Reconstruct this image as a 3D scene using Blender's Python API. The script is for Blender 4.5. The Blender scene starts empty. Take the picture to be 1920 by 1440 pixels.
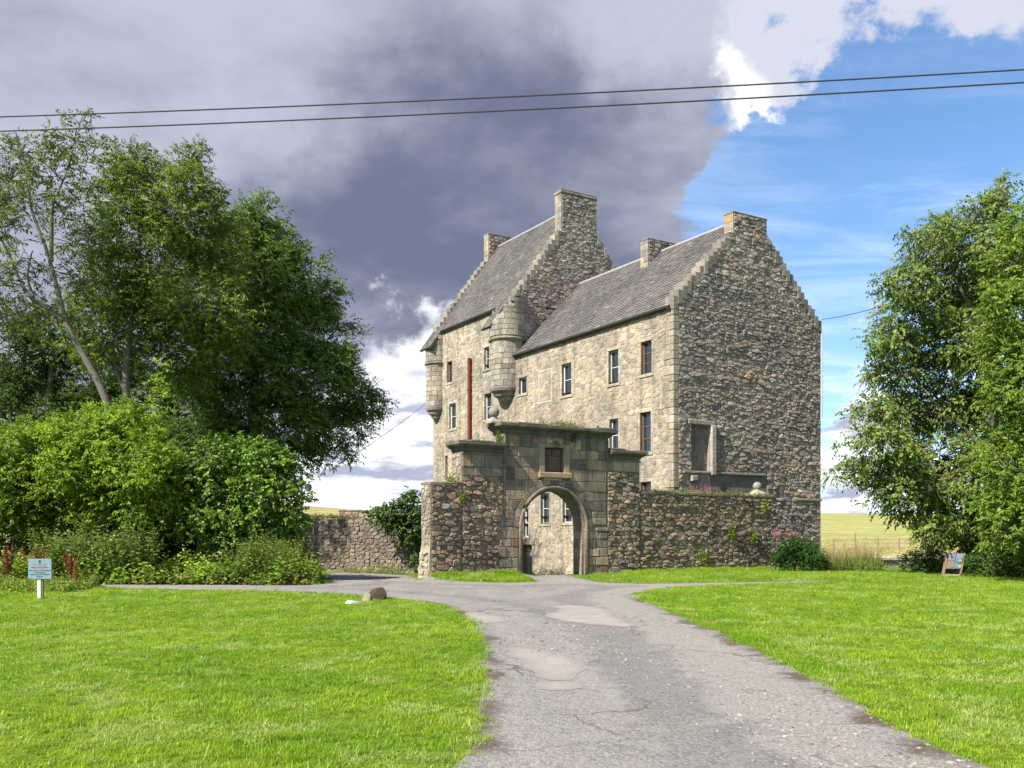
import bpy, bmesh, math, random
import numpy as np
from mathutils import Vector
from mathutils.geometry import delaunay_2d_cdt

rng = np.random.default_rng(7)
random.seed(7)
SC = bpy.context.scene
COL = SC.collection

# ------------------------------------------------------------------ camera
F, HZ, EYE = 1720.0, 1000.0, 1.6          # focal length and horizon row of the 1920x1440 photograph, eye height
cam_d = bpy.data.cameras.new('camera')
cam = bpy.data.objects.new('camera', cam_d)
COL.objects.link(cam)
cam.location = (0, 0, EYE)
cam.rotation_euler = (math.radians(90), 0, 0)
cam_d.sensor_width = 36
cam_d.lens = F / 1920 * 36
cam_d.shift_y = (HZ - 720) / 1920
cam_d.clip_start = 0.1
cam_d.clip_end = 3000
SC.camera = cam

# ------------------------------------------------------------------ light
SUN_EL = math.radians(45)
SUN_H = Vector((-0.757, -0.653)).normalized()
TO_SUN = Vector((SUN_H.x * math.cos(SUN_EL), SUN_H.y * math.cos(SUN_EL), math.sin(SUN_EL)))
sun_d = bpy.data.lights.new('sun', 'SUN')
sun = bpy.data.objects.new('sun', sun_d)
COL.objects.link(sun)
sun_d.energy = 4.2
sun_d.angle = math.radians(0.55)
sun_d.color = (1.0, 0.92, 0.80)
sun.rotation_euler = TO_SUN.to_track_quat('Z', 'Y').to_euler()
sun.location = (-30, -20, 60)

SC.view_settings.view_transform = 'Standard'
SC.view_settings.look = 'None'
SC.view_settings.gamma = 1
SC.view_settings.use_curve_mapping = False
SC.view_settings.exposure = 1.3
SC.cycles.max_bounces = 6
SC.cycles.diffuse_bounces = 3
SC.cycles.transmission_bounces = 3
SC.cycles.use_denoising = True


def setp(node, key, val):
    node.inputs[key].default_value = val


class T:
    """small helper to write node trees"""
    def __init__(self, tree):
        self.t = tree

    def n(self, kind, ins=None, **props):
        nd = self.t.nodes.new(kind)
        for k, v in props.items():
            setattr(nd, k, v)
        for k, v in (ins or {}).items():
            if isinstance(v, bpy.types.NodeSocket):
                self.t.links.new(v, nd.inputs[k])
            else:
                nd.inputs[k].default_value = v
        return nd

    def math(self, op, a, b=0.0, c=None, clamp=False):
        ins = {0: a, 1: b}
        if c is not None:
            ins[2] = c
        return self.n('ShaderNodeMath', ins, operation=op, use_clamp=clamp).outputs[0]

    def vmath(self, op, a, b=(0, 0, 0)):
        nd = self.n('ShaderNodeVectorMath', {0: a, 1: b}, operation=op)
        return nd.outputs['Value'] if op in ('DOT_PRODUCT', 'LENGTH') else nd.outputs[0]

    def noise(self, vec, scale, detail=4, rough=0.55, dist=0.0, lac=2.0):
        return self.n('ShaderNodeTexNoise', {'Vector': vec, 'Scale': scale, 'Detail': detail, 'Roughness': rough,
                                             'Distortion': dist, 'Lacunarity': lac}).outputs['Fac']

    def ramp(self, x, a, b, lo=0.0, hi=1.0, smooth=True):
        nd = self.n('ShaderNodeMapRange', {'Value': x, 'From Min': a, 'From Max': b, 'To Min': lo, 'To Max': hi})
        nd.interpolation_type = 'SMOOTHSTEP' if smooth else 'LINEAR'
        return nd.outputs[0]

    def mix(self, f, a, b, mode='MIX'):
        nd = self.n('ShaderNodeMix', data_type='RGBA', blend_type=mode)
        for i, v in ((0, f), (6, a), (7, b)):
            if isinstance(v, bpy.types.NodeSocket):
                self.t.links.new(v, nd.inputs[i])
            else:
                nd.inputs[i].default_value = v if i == 0 else (tuple(v) + (1,) if len(v) == 3 else v)
        return nd.outputs[2]


# ------------------------------------------------------------------ world: Nishita sky with a deck of clouds
def build_world():
    w = bpy.data.worlds.new('World')
    SC.world = w
    w.use_nodes = True
    w.node_tree.nodes.clear()
    t = T(w.node_tree)
    d = t.n('ShaderNodeTexCoord').outputs['Generated']
    sky = t.n('ShaderNodeTexSky', sky_type='NISHITA', sun_disc=False)
    sky.sun_elevation = SUN_EL
    sky.sun_rotation = math.atan2(SUN_H.x, SUN_H.y)
    sky.air_density, sky.dust_density, sky.ozone_density = 1.0, 0.4, 2.5
    sky_col = t.mix(1.0, sky.outputs[0], (0.74, 0.90, 1.04), 'MULTIPLY')

    # ragged cloud outlines: the places of the masses are stirred by turbulence
    tb = t.n('ShaderNodeTexNoise', {'Vector': d, 'Scale': 5.5, 'Detail': 8, 'Roughness': 0.62}).outputs['Color']
    tb = t.n('ShaderNodeVectorMath', {0: t.vmath('SUBTRACT', tb, (.5, .5, .5)), 'Scale': .30}, operation='SCALE').outputs[0]
    dw = t.n('ShaderNodeVectorMath', {0: t.vmath('ADD', d, tb)}, operation='NORMALIZE').outputs[0]

    def dirv(u, v):
        return Vector(((u - 960) / F, 1, (HZ - v) / F)).normalized()

    def blob(u, v, width_px, weight):
        b = dirv(u, v)
        dp = t.vmath('DOT_PRODUCT', dw, tuple(b))
        s2 = 2 * (width_px / F) ** 2
        e = t.math('DIVIDE', t.math('SUBTRACT', 1.0, dp), s2 / 2)
        return t.math('MULTIPLY', t.math('POWER', 2.71828, t.math('MULTIPLY', e, -1.0)), weight)

    def total(items):
        s = None
        for it in items:
            b = blob(*it)
            s = b if s is None else t.math('ADD', s, b)
        return s
    sep = t.n('ShaderNodeSeparateXYZ', {0: d})
    z = t.math('MAXIMUM', sep.outputs[2], 0.0)
    # cloud layer coordinates: flatter towards the horizon
    inv = t.math('DIVIDE', 1.0, t.math('ADD', z, 0.22))
    q = t.n('ShaderNodeVectorMath', {0: d, 'Scale': inv}, operation='SCALE').outputs[0]
    qs = t.vmath('MULTIPLY', q, (1, 1, 1.0))
    n_big = t.noise(qs, 2.9, 8, 0.60, 0.15)
    n_fine = t.noise(qs, 8.5, 9, 0.64, 0.25)
    n_wisp = t.noise(t.vmath('MULTIPLY', qs, (1.0, 2.6, 2.6)), 2.6, 8, 0.62, 0.6)
    # the heavy grey cloud over the left and the scattered clouds elsewhere
    mass = total([(150, 60, 330, .8), (560, 150, 330, .8), (300, 420, 330, .65), (950, 120, 250, .65), (880, 380, 150, .55),
                  (1130, 320, 130, .55), (640, 490, 120, .35), (-500, 200, 600, .8), (500, -400, 500, .7),
                  (1230, 60, 90, .20), (1240, 230, 90, .25), (725, 575, 50, .12)])
    gaps = total([(1650, 330, 220, .50), (1450, 420, 120, .25), (1340, 90, 42, .45), (1490, 88, 36, .45), (1570, 110, 60, .3), (1500, 290, 110, .3), (700, 690, 60, .22), (1000, 560, 120, .18),
                  (1500, 240, 110, .06), (830, 548, 75, .40), (790, 600, 60, .2), (1700, 160, 110, .12)])
    extra = total([(1445, 170, 72, .85), (1530, 170, 50, .45), (1600, 5, 100, .50), (1860, 0, 90, .42), (1720, -40, 120, .3), (835, 535, 82, .95), (760, 600, 70, .60), (1400, 40, 90, .2),
                   (680, 760, 110, .42), (700, 860, 160, .45), (600, 900, 120, .3), (1620, 730, 85, .36), (1590, 860, 120, .35), (720, 660, 60, .15),
                   (400, 800, 300, .3), (1900, 760, 220, .22)])
    field = t.math('ADD', t.math('ADD', t.math('SUBTRACT', mass, gaps), extra), t.ramp(sep.outputs[1], .1, -.3, 0.0, .32))  # last term: unseen cloud cover added behind the camera to whiten the ambient light
    nn = t.math('ADD', t.math('MULTIPLY', t.math('SUBTRACT', n_big, 0.5), 1.7),
                t.math('MULTIPLY', t.math('SUBTRACT', n_fine, 0.5), 1.35))
    dens = t.math('ADD', field, nn)
    cover = t.ramp(dens, 0.22, 0.56)
    thick = t.ramp(t.math('ADD', t.math('SUBTRACT', mass, t.math('MULTIPLY', extra, 1.15)), t.math('MULTIPLY', nn, 0.60)), -0.22, 0.62)
    low_shade = t.math('MULTIPLY', t.ramp(t.noise(t.vmath('MULTIPLY', qs, (1, 1, 3.0)), 3.4, 5, 0.55, 0.2), 0.44, 0.62), t.ramp(z, 0.32, 0.10))
    white = (0.96, 0.98, 1.0)
    grey = (0.135, 0.152, 0.235)
    mid = (0.37, 0.40, 0.52)
    c1 = t.mix(low_shade, white, mid)
    c1 = t.mix(t.math('MULTIPLY', t.ramp(total([(1640, 0, 130, 1.0), (1900, -40, 150, 1.0), (1440, -40, 70, 1.1)]), .15, .6), .85), c1, (.47, .49, .60))
    shade = total([(850, 330, 190, .55), (640, 430, 150, .35), (1120, 230, 140, .30), (330, 330, 200, .15), (140, 40, 260, -.45), (760, 30, 200, -.25), (560, 200, 120, -.15)  , (1290, 110, 120, -.60), (1180, 60, 120, -.25)])
    n_soft = t.noise(t.vmath('MULTIPLY', qs, (1, 1, 1.3)), 3.2, 8, 0.56, 0.15)
    var = t.ramp(t.math('ADD', shade, t.math('MULTIPLY', t.math('SUBTRACT', n_soft, .5), 2.1)), -0.60, 0.75)
    g2 = t.mix(var, (0.43, 0.455, 0.55), grey)
    c2 = t.mix(thick, c1, g2)
    cloud_col = c2
    # thin high cirrus streaks
    cir = t.math('MULTIPLY', t.ramp(n_wisp, 0.38, 0.68, .06, 1.0), t.ramp(z, 0.05, 0.45, 0.80, 0.20))
    sky_bg = t.n('ShaderNodeBackground', {'Color': sky_col, 'Strength': 0.080})
    cir_bg = t.n('ShaderNodeBackground', {'Color': (0.62, 0.75, 0.90, 1), 'Strength': 0.58})
    cl_bg = t.n('ShaderNodeBackground', {'Color': cloud_col, 'Strength': 0.54})
    m0 = t.n('ShaderNodeMixShader', {0: cir, 1: sky_bg.outputs[0], 2: cir_bg.outputs[0]})
    m1 = t.n('ShaderNodeMixShader', {0: cover, 1: m0.outputs[0], 2: cl_bg.outputs[0]})
    t.n('ShaderNodeOutputWorld', {0: m1.outputs[0]})


build_world()

# ------------------------------------------------------------------ object helpers
WL = {}


def tag(o, label=None, cat=None, group=None, kind=None):
    if label: o['label'] = label
    if cat: o['category'] = cat
    if group: o['group'] = group
    if kind: o['kind'] = kind
    return o


def empty(name, loc, label=None, cat=None, group=None, kind=None, parent=None):
    o = bpy.data.objects.new(name, None)
    COL.objects.link(o)
    loc = Vector(loc)
    WL[o.name] = loc
    if parent:
        o.parent = parent
        o.location = loc - WL[parent.name]
    else:
        o.location = loc
    o.empty_display_size = 0.3
    return tag(o, label, cat, group, kind)


def link_mesh(name, me, mat, parent=None, origin=None):
    """the mesh is in coordinates relative to origin"""
    o = bpy.data.objects.new(name, me)
    COL.objects.link(o)
    if mat is not None and not me.materials:
        me.materials.append(mat)
    origin = Vector(origin) if origin is not None else (WL[parent.name] if parent else Vector((0, 0, 0)))
    WL[o.name] = origin
    if parent:
        o.parent = parent
        o.location = origin - WL[parent.name]
    else:
        o.location = origin
    return o


class MB:
    """collects polygons in world coordinates, with one colour per face, and links them as one mesh object"""
    def __init__(self):
        self.v, self.f, self.c = [], [], []

    def add(self, verts, faces, col=(.5, .5, .5)):
        b = len(self.v)
        self.v.extend(verts)
        self.f.extend([tuple(i + b for i in f) for f in faces])
        self.c.extend([col] * len(faces))

    def quad(self, a, b, c, d, col=(.5, .5, .5)):
        self.add([a, b, c, d], [(0, 1, 2, 3)], col)

    def frame_box(self, P, a0, a1, z0, z1, d0, d1, col=(.5, .5, .5), bev=0.0):
        """box in the frame of a plane; optional chamfer of the front edges"""
        if bev <= 0:
            v = [P(a, z, d) for d in (d0, d1) for z in (z0, z1) for a in (a0, a1)]
            self.add(v, [(0, 2, 3, 1), (4, 5, 7, 6), (0, 1, 5, 4), (2, 6, 7, 3), (0, 4, 6, 2), (1, 3, 7, 5)], col)
        else:
            b = bev
            v = [P(a, z, d0) for z in (z0, z1) for a in (a0, a1)]
            v += [P(a, z, d1 - b) for z in (z0, z1) for a in (a0, a1)]
            v += [P(a, z, d1) for z in (z0 + b, z1 - b) for a in (a0 + b, a1 - b)]
            f = [(0, 2, 3, 1)]
            for o in (0, 4):
                f += [(o, o + 1, o + 5, o + 4), (o + 2, o + 6, o + 7, o + 3), (o, o + 4, o + 6, o + 2), (o + 1, o + 3, o + 7, o + 5)]
            f.append((8, 9, 11, 10))
            self.add(v, f, col)

    def tube(self, pts, radii, n=8, col=(.5, .5, .5), cap=True):
        pts = [Vector(p) for p in pts]
        if not hasattr(radii, '__len__'):
            radii = [radii] * len(pts)
        b = len(self.v)
        up = Vector((0.13, 0.21, 0.97))
        for i, p in enumerate(pts):
            dvec = (pts[min(i + 1, len(pts) - 1)] - pts[max(i - 1, 0)])
            if dvec.length < 1e-6: dvec = Vector((0, 0, 1))
            dvec.normalize()
            ref = up if abs(dvec.dot(up)) < .95 else Vector((1, 0, 0))
            x = dvec.cross(ref).normalized()
            y = dvec.cross(x)
            for k in range(n):
                a = 2 * math.pi * k / n
                self.v.append(p + (x * math.cos(a) + y * math.sin(a)) * radii[i])
        for i in range(len(pts) - 1):
            for k in range(n):
                self.f.append((b + i * n + k, b + i * n + (k + 1) % n, b + (i + 1) * n + (k + 1) % n, b + (i + 1) * n + k))
                self.c.append(col)
        if cap:
            self.f.append(tuple(b + k for k in range(n))[::-1]); self.c.append(col)
            e = b + (len(pts) - 1) * n
            self.f.append(tuple(e + k for k in range(n))); self.c.append(col)

    def lathe(self, centre, prof, n=24, col=(.5, .5, .5), a0=0.0, a1=2 * math.pi):
        """prof: list of (radius, z); about the vertical axis through centre"""
        b = len(self.v)
        full = abs(a1 - a0 - 2 * math.pi) < 1e-6
        m = n if full else n + 1
        for r, z in prof:
            for k in range(m):
                a = a0 + (a1 - a0) * k / n
                self.v.append(Vector((centre[0] + r * math.cos(a), centre[1] + r * math.sin(a), z)))
        for i in range(len(prof) - 1):
            for k in range(n):
                k2 = (k + 1) % m
                self.f.append((b + i * m + k, b + i * m + k2, b + (i + 1) * m + k2, b + (i + 1) * m + k)); self.c.append(col)
        if full:
            for i, rev in ((0, True), (len(prof) - 1, False)):
                ring = [b + i * m + k for k in range(m)]
                self.f.append(tuple(ring[::-1] if rev else ring)); self.c.append(col)

    def build(self, name, mat, parent=None, origin=None, smooth=False, kind=None):
        og = Vector(origin) if origin is not None else (WL[parent.name] if parent else Vector((0, 0, 0)))
        me = bpy.data.meshes.new(name)
        me.from_pydata([tuple(Vector(v) - og) for v in self.v], [], self.f)
        at = me.attributes.new('col', 'FLOAT_COLOR', 'FACE')
        buf = np.ones((len(self.f), 4), np.float32)
        buf[:, :3] = np.array(self.c, np.float32).reshape(-1, 3)
        at.data.foreach_set('color', buf.ravel())
        if smooth:
            me.polygons.foreach_set('use_smooth', np.ones(len(self.f), bool))
        me.update()
        o = link_mesh(name, me, mat, parent, og)
        if kind: o['kind'] = kind
        return o


class Plane:
    """an upright plane: a runs along it, z up, d out of it"""
    def __init__(self, o, d, n):
        self.o, self.d, self.n = (Vector(q[:2]) for q in (o, d, n))
        self.d.normalize(); self.n.normalize()

    def __call__(self, a, z, d=0.0):
        p = self.o + self.d * a + self.n * d
        return Vector((p.x, p.y, z))

    def pix(self, u, v):
        k = (u - 960) / F
        a = (k * self.o.y - self.o.x) / (self.d.x - k * self.d.y)
        y = self.o.y + a * self.d.y
        return a, EYE + (HZ - v) * y / F

    def shift(self, a=0.0, d=0.0):
        return Plane(self.o + self.d * a + self.n * d, self.d, self.n)


def at(u, v, y):
    return Vector(((u - 960) / F * y, y, EYE + (HZ - v) * y / F))


def gnd(u, v):
    y = F * EYE / (v - HZ)
    return ((u - 960) / F * y, y)


def proj_size(pts):
    us = [960 + F * p.x / p.y for p in pts]
    vs = [HZ - F * (p.z - EYE) / p.y for p in pts]
    return (max(us) - min(us)) * (max(vs) - min(vs))


def jit(col, s=0.12):
    k = 1 + random.uniform(-s, s)
    return tuple(max(0.0, c * k * (1 + random.uniform(-s, s) * .35)) for c in col)


# ------------------------------------------------------------------ materials
def new_mat(name):
    m = bpy.data.materials.new(name)
    m.use_nodes = True
    m.node_tree.nodes.clear()
    return m, T(m.node_tree)


def attr_col(t):
    return t.n('ShaderNodeAttribute', attribute_name='col').outputs['Color']


def finish(t, col, rough=0.85, bump=None, spec=0.25, strength=0.5, dist=0.02, metallic=0.0):
    ins = {'Base Color': col, 'Roughness': rough, 'Specular IOR Level': spec, 'Metallic': metallic}
    p = t.n('ShaderNodeBsdfPrincipled', ins)
    if bump is not None:
        b = t.n('ShaderNodeBump', {'Height': bump, 'Strength': strength, 'Distance': dist})
        t.t.links.new(b.outputs[0], p.inputs['Normal'])
    t.n('ShaderNodeOutputMaterial', {0: p.outputs[0]})
    return p


def stone_mat(name, lichen=0.35, pale=(.40, .39, .35), dark=0.35, bump=0.6, ochre=0.12, scale=1.0, streak=0.0, crag=0.0):
    m, t = new_mat(name)
    pos = t.n('ShaderNodeNewGeometry').outputs['Position']
    c = attr_col(t)
    n1 = t.noise(pos, 2.2 * scale, 5, .6)
    n2 = t.noise(pos, 14 * scale, 5, .65)
    n3 = t.noise(pos, 45 * scale, 3, .6)
    k = t.math('MULTIPLY', t.ramp(n1, .3, .7, .78, 1.2, False), t.ramp(n2, .3, .7, .74, 1.24, False))
    n0 = t.noise(t.vmath('ADD', pos, (7, 3, 21)), .42, 5, .62, .4)
    c = t.mix(t.ramp(n0, .36, .64), t.mix(1.0, c, (.80, .80, .83), 'MULTIPLY'), t.mix(1.0, c, (1.12, 1.09, 1.05), 'MULTIPLY'))
    c = t.mix(1.0, c, t.n('ShaderNodeCombineColor', {0: k, 1: k, 2: k}).outputs[0], 'MULTIPLY')
    n4 = t.noise(t.vmath('ADD', pos, (13, 5, 7)), 9 * scale, 6, .7)
    c = t.mix(t.math('MULTIPLY', t.ramp(n4, .56, .68), lichen), c, pale)
    n5 = t.noise(t.vmath('ADD', pos, (3, 25, 17)), 3.1 * scale, 6, .7)
    c = t.mix(t.math('MULTIPLY', t.ramp(n5, .55, .72), dark), c, (.035, .035, .036))
    n6 = t.noise(t.vmath('ADD', pos, (43, 15, 1)), 5 * scale, 5, .65)
    c = t.mix(t.math('MULTIPLY', t.ramp(n6, .60, .72), ochre), c, (.34, .20, .06))
    if streak > 0:
        sv = t.vmath('MULTIPLY', pos, (2.6, 2.6, .22))
        n7 = t.noise(sv, 1.0, 5, .6)
        c = t.mix(t.math('MULTIPLY', t.ramp(n7, .5, .66), streak), c, (.045, .043, .042))
    h = t.math('ADD', t.math('MULTIPLY', n2, .7), t.math('MULTIPLY', n3, .3))
    if crag > 0:
        n8 = t.noise(t.vmath('MULTIPLY', pos, (1, 1, 1.9)), 5.5, 7, .68, .4)
        h = t.math('ADD', h, t.math('MULTIPLY', n8, crag))
    finish(t, c, .92, h, .15, bump, .035 + .02 * (crag > 0))
    return m


def plain_mat(name, rough=.6, spec=.3, bump=0.0, bscale=30, metallic=0.0, var=.2):
    m, t = new_mat(name)
    pos = t.n('ShaderNodeNewGeometry').outputs['Position']
    c = attr_col(t)
    n = t.noise(pos, bscale, 4, .6)
    k = t.ramp(n, .3, .7, 1 - var, 1 + var, False)
    c = t.mix(1.0, c, t.n('ShaderNodeCombineColor', {0: k, 1: k, 2: k}).outputs[0], 'MULTIPLY')
    finish(t, c, rough, n if bump > 0 else None, spec, bump, .02, metallic)
    return m


def leaf_mat(name, trans=.38, rough=.52, spec=.22):
    m, t = new_mat(name)
    pos = t.n('ShaderNodeNewGeometry').outputs['Position']
    c = attr_col(t)
    n = t.noise(pos, .9, 3, .5)
    k = t.ramp(n, .3, .7, .78, 1.22, False)
    c = t.mix(1.0, c, t.n('ShaderNodeCombineColor', {0: k, 1: k, 2: k}).outputs[0], 'MULTIPLY')
    p = t.n('ShaderNodeBsdfPrincipled', {'Base Color': c, 'Roughness': rough, 'Specular IOR Level': spec})
    tc = t.mix(1.0, c, (1.25, 1.25, .5), 'MULTIPLY')
    tr = t.n('ShaderNodeBsdfTranslucent', {'Color': tc})
    mx = t.n('ShaderNodeMixShader', {0: trans, 1: p.outputs[0], 2: tr.outputs[0]})
    t.n('ShaderNodeOutputMaterial', {0: mx.outputs[0]})
    return m


M = {
    'facade': stone_mat('facade_stone', .50, (.62, .585, .515), .50, .7, .10, 1.7, .34, .9),
    'gable': stone_mat('gable_rubble', .35, (.47, .44, .40), .22, .8, .08, 1.0, 0, 1.3),
    'rubble': stone_mat('wall_rubble', .25, (.40, .37, .31), .45, .95, .12, 1.0, 0, 1.8),
    'ashlar': stone_mat('weathered_ashlar', .30, (.40, .35, .27), .50, .7, .12, 1.0, .50, .8),
    'slate': stone_mat('roof_slate', .25, (.30, .30, .29), .30, .3, .05, 1.2),
    'boulder': stone_mat('boulder_stone', .22, (.45, .42, .36), .3, .9, .05, 3.0),
    'plain': plain_mat('painted', .55),
    'wood': plain_mat('weathered_wood', .7, .25, .4, 40),
    'rust': plain_mat('rusty_iron', .7, .3, .3, 25, 0.0, .35),
    'lead': plain_mat('lead_sheet', .5, .4, .2, 12),
    'bark': plain_mat('bark', .9, .1, .8, 22, 0.0, .35),
    'leaf': leaf_mat('leaf'),
    'ivyleaf': leaf_mat('ivy_leaf', .25, .5, .3),
    'dry': leaf_mat('dry_plant', .2, .7, .1),
}


def glass_mat():
    m, t = new_mat('window_glass')
    pos = t.n('ShaderNodeNewGeometry').outputs['Position']
    n = t.noise(pos, 1.6, 3, .5)
    finish(t, (.022, .027, .038, 1), .06, n, .75, .25, .05)
    return m


M['glass'] = glass_mat()

# ------------------------------------------------------------------ planes of the place
D1 = Vector((-0.518, 0.8554)).normalized()      # along the long front of the castle, away from the camera
D2 = Vector((0.8554, 0.518)).normalized()       # along the gable and the gate wall
CORNER = Vector((7.05, 40.0))
FAC = Plane(CORNER, D1, -D2)                    # long front: a = metres from the near corner
GAB = Plane(CORNER, D2, -D1)                    # near gable
T1, T2, SW = 13.6, 23.6, 9.4                    # the tower stands from T1 to T2; width of both ranges
TGB = Plane(CORNER + D1 * T1, D2, -D1)          # near gable of the tower
GATE = Plane((1.6, 34.4), D2, -D1)              # front of the gateway and its walls
WTH = 0.75


def sstep(x, a, b):
    k = np.clip((np.asarray(x, float) - a) / (b - a), 0, 1)
    return k * k * (3 - 2 * k)


def height(x, y):
    x = np.asarray(x, float); y = np.asarray(y, float)
    rx, ry = x - 1.6, y - 34.4
    dg = rx * D1.x + ry * D1.y
    s = rx * D2.x + ry * D2.y
    dip = -0.65 * sstep(dg, .75, 1.5) * sstep(s, -2.2, -1.0) * (1 - sstep(s, 11.0, 12.0)) * (1 - sstep(y, 50, 56))
    bank = .16 * np.exp(-((dg + .25) / .75) ** 2) * sstep(s, -5.9, -5.0) * (1 - sstep(s, -1.9, -1.2))
    bank2 = .10 * np.exp(-((dg + .2) / .8) ** 2) * sstep(s, 2.2, 3.4) * (1 - sstep(s, 11, 13))
    roll = .035 * np.sin(x * .55 + 1) * np.sin(y * .42 + .4) * (1 - sstep(y, 55, 70))
    crest = 5.6 + 2.6 * (1 - sstep(x, -62, -14)) - 1.0 * sstep(x, 60, 200)
    far = crest * sstep(y, 52, 185) - 14 * sstep(y, 205, 900)
    mounds = .25 * np.sin(x * .06) * np.sin(y * .05) * sstep(y, 80, 120)
    return dip + bank + bank2 + roll + far + mounds


def inside(poly, x, y):
    x = np.asarray(x, float); y = np.asarray(y, float)
    r = np.zeros(x.shape, bool)
    n = len(poly)
    for i in range(n):
        x1, y1 = poly[i]; x2, y2 = poly[(i + 1) % n]
        if y1 == y2: continue
        c = ((y1 > y) != (y2 > y)) & (x < (x2 - x1) * (y - y1) / (y2 - y1) + x1)
        r ^= c
    return r


ROAD_PX_L = [(865, 1440), (895, 1370), (906, 1300), (908, 1240), (903, 1200), (886, 1168), (850, 1143), (800, 1130), (735, 1123), (640, 1117),
             (480, 1109), (330, 1104), (230, 1102.5), (176, 1099.5), (182, 1094), (300, 1094.5), (450, 1096.5), (550, 1098), (607, 1096),
             (626, 1090), (612, 1083.5), (600, 1077), (640, 1072.5), (770, 1077.5), (800, 1087.5), (862, 1090.5), (960, 1093), (1008, 1091.5)]
ROAD_PX_R = [(1112, 1091), (1190, 1094.5), (1300, 1092.5), (1430, 1090.5), (1560, 1088.5), (1585, 1090), (1440, 1095), (1330, 1099), (1250, 1104),
             (1200, 1111), (1190, 1118), (1225, 1134), (1290, 1163), (1400, 1207), (1500, 1257), (1600, 1311), (1700, 1369), (1790, 1421), (1832, 1440)]
gl = GATE(*[GATE.pix(986, 1080)[0], 0, -1.6])
gr_ = GATE(*[GATE.pix(1092, 1080)[0], 0, -1.6])
ROAD = [(-.55, 4.5), (-.5, 3.0), (-.9, -9)][::-1] + [gnd(*p) for p in ROAD_PX_L] + [(gl.x, gl.y), (gr_.x, gr_.y)] + [gnd(*p) for p in ROAD_PX_R] + [(3.9, 4.5), (4.6, 3.0), (6.8, -9)]


def rough_poly(poly, step=.35, amp=.06, seed=3):
    r = random.Random(seed)
    out = []
    ph = [r.uniform(0, 6.3) for _ in range(6)]
    for i in range(len(poly)):
        a = Vector(poly[i]); b = Vector(poly[(i + 1) % len(poly)])
        n = max(1, int((b - a).length / step))
        nrm = Vector((-(b - a).y, (b - a).x)).normalized() if (b - a).length > 1e-6 else Vector((0, 0))
        for k in range(n):
            p = a.lerp(b, k / n)
            w = amp * (math.sin(p.x * 3.1 + p.y * 2.3 + ph[0]) + .7 * math.sin(p.x * 7.3 - p.y * 5.9 + ph[1]) + .5 * r.uniform(-1, 1))
            p = p + nrm * (w if k or True else 0)
            out.append((p.x, p.y))
    return out


def smooth_poly(poly, keep_sharp=.9):
    """one corner-cutting pass"""
    out = []
    n = len(poly)
    for i in range(n):
        a = Vector(poly[i]); b = Vector(poly[(i + 1) % n])
        out.append(tuple(a.lerp(b, .25))); out.append(tuple(a.lerp(b, .75)))
    return out


ROAD_S = rough_poly(smooth_poly(ROAD), .30, .035)


def sheet(name, poly, step, lift, mat, parent=None, kind=None, thick=None, hfun=height, extra=None):
    """a sheet that follows the ground inside an outline"""
    P = np.array(poly)
    x0, y0 = P.min(0); x1, y1 = P.max(0)
    gx, gy = np.meshgrid(np.arange(x0, x1, step), np.arange(y0, y1, step))
    gx = gx.ravel() + rng.uniform(-.2, .2, gx.size) * step; gy = gy.ravel() + rng.uniform(-.2, .2, gy.size) * step
    k = inside(poly, gx, gy)
    pts = [Vector(p) for p in poly] + [Vector((a, b)) for a, b in zip(gx[k], gy[k])]
    n = len(poly)
    vs, es, fs, *_ = delaunay_2d_cdt(pts, [(i, (i + 1) % n) for i in range(n)], [], 1, 1e-5)
    X = np.array([v.x for v in vs]); Y = np.array([v.y for v in vs])
    Z = hfun(X, Y) + lift
    if extra is not None: Z = Z + extra(X, Y)
    mb = MB()
    mb.add([Vector((a, b, c)) for a, b, c in zip(X, Y, Z)], [tuple(f) for f in fs], (.5, .5, .5))
    o = mb.build(name, mat, parent, smooth=True)
    dist = np.full(len(X), 9.0)
    for i in range(n):
        (ax, ay), (bx, by) = poly[i], poly[(i + 1) % n]
        L2 = (bx - ax) ** 2 + (by - ay) ** 2
        if L2 < 1e-9: continue
        k = np.clip(((X - ax) * (bx - ax) + (Y - ay) * (by - ay)) / L2, 0, 1)
        dist = np.minimum(dist, np.hypot(X - ax - k * (bx - ax), Y - ay - k * (by - ay)))
    ea = o.data.attributes.new('edge', 'FLOAT', 'POINT')
    ea.data.foreach_set('value', dist.astype(np.float32))
    if kind: o['kind'] = kind
    return o


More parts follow.
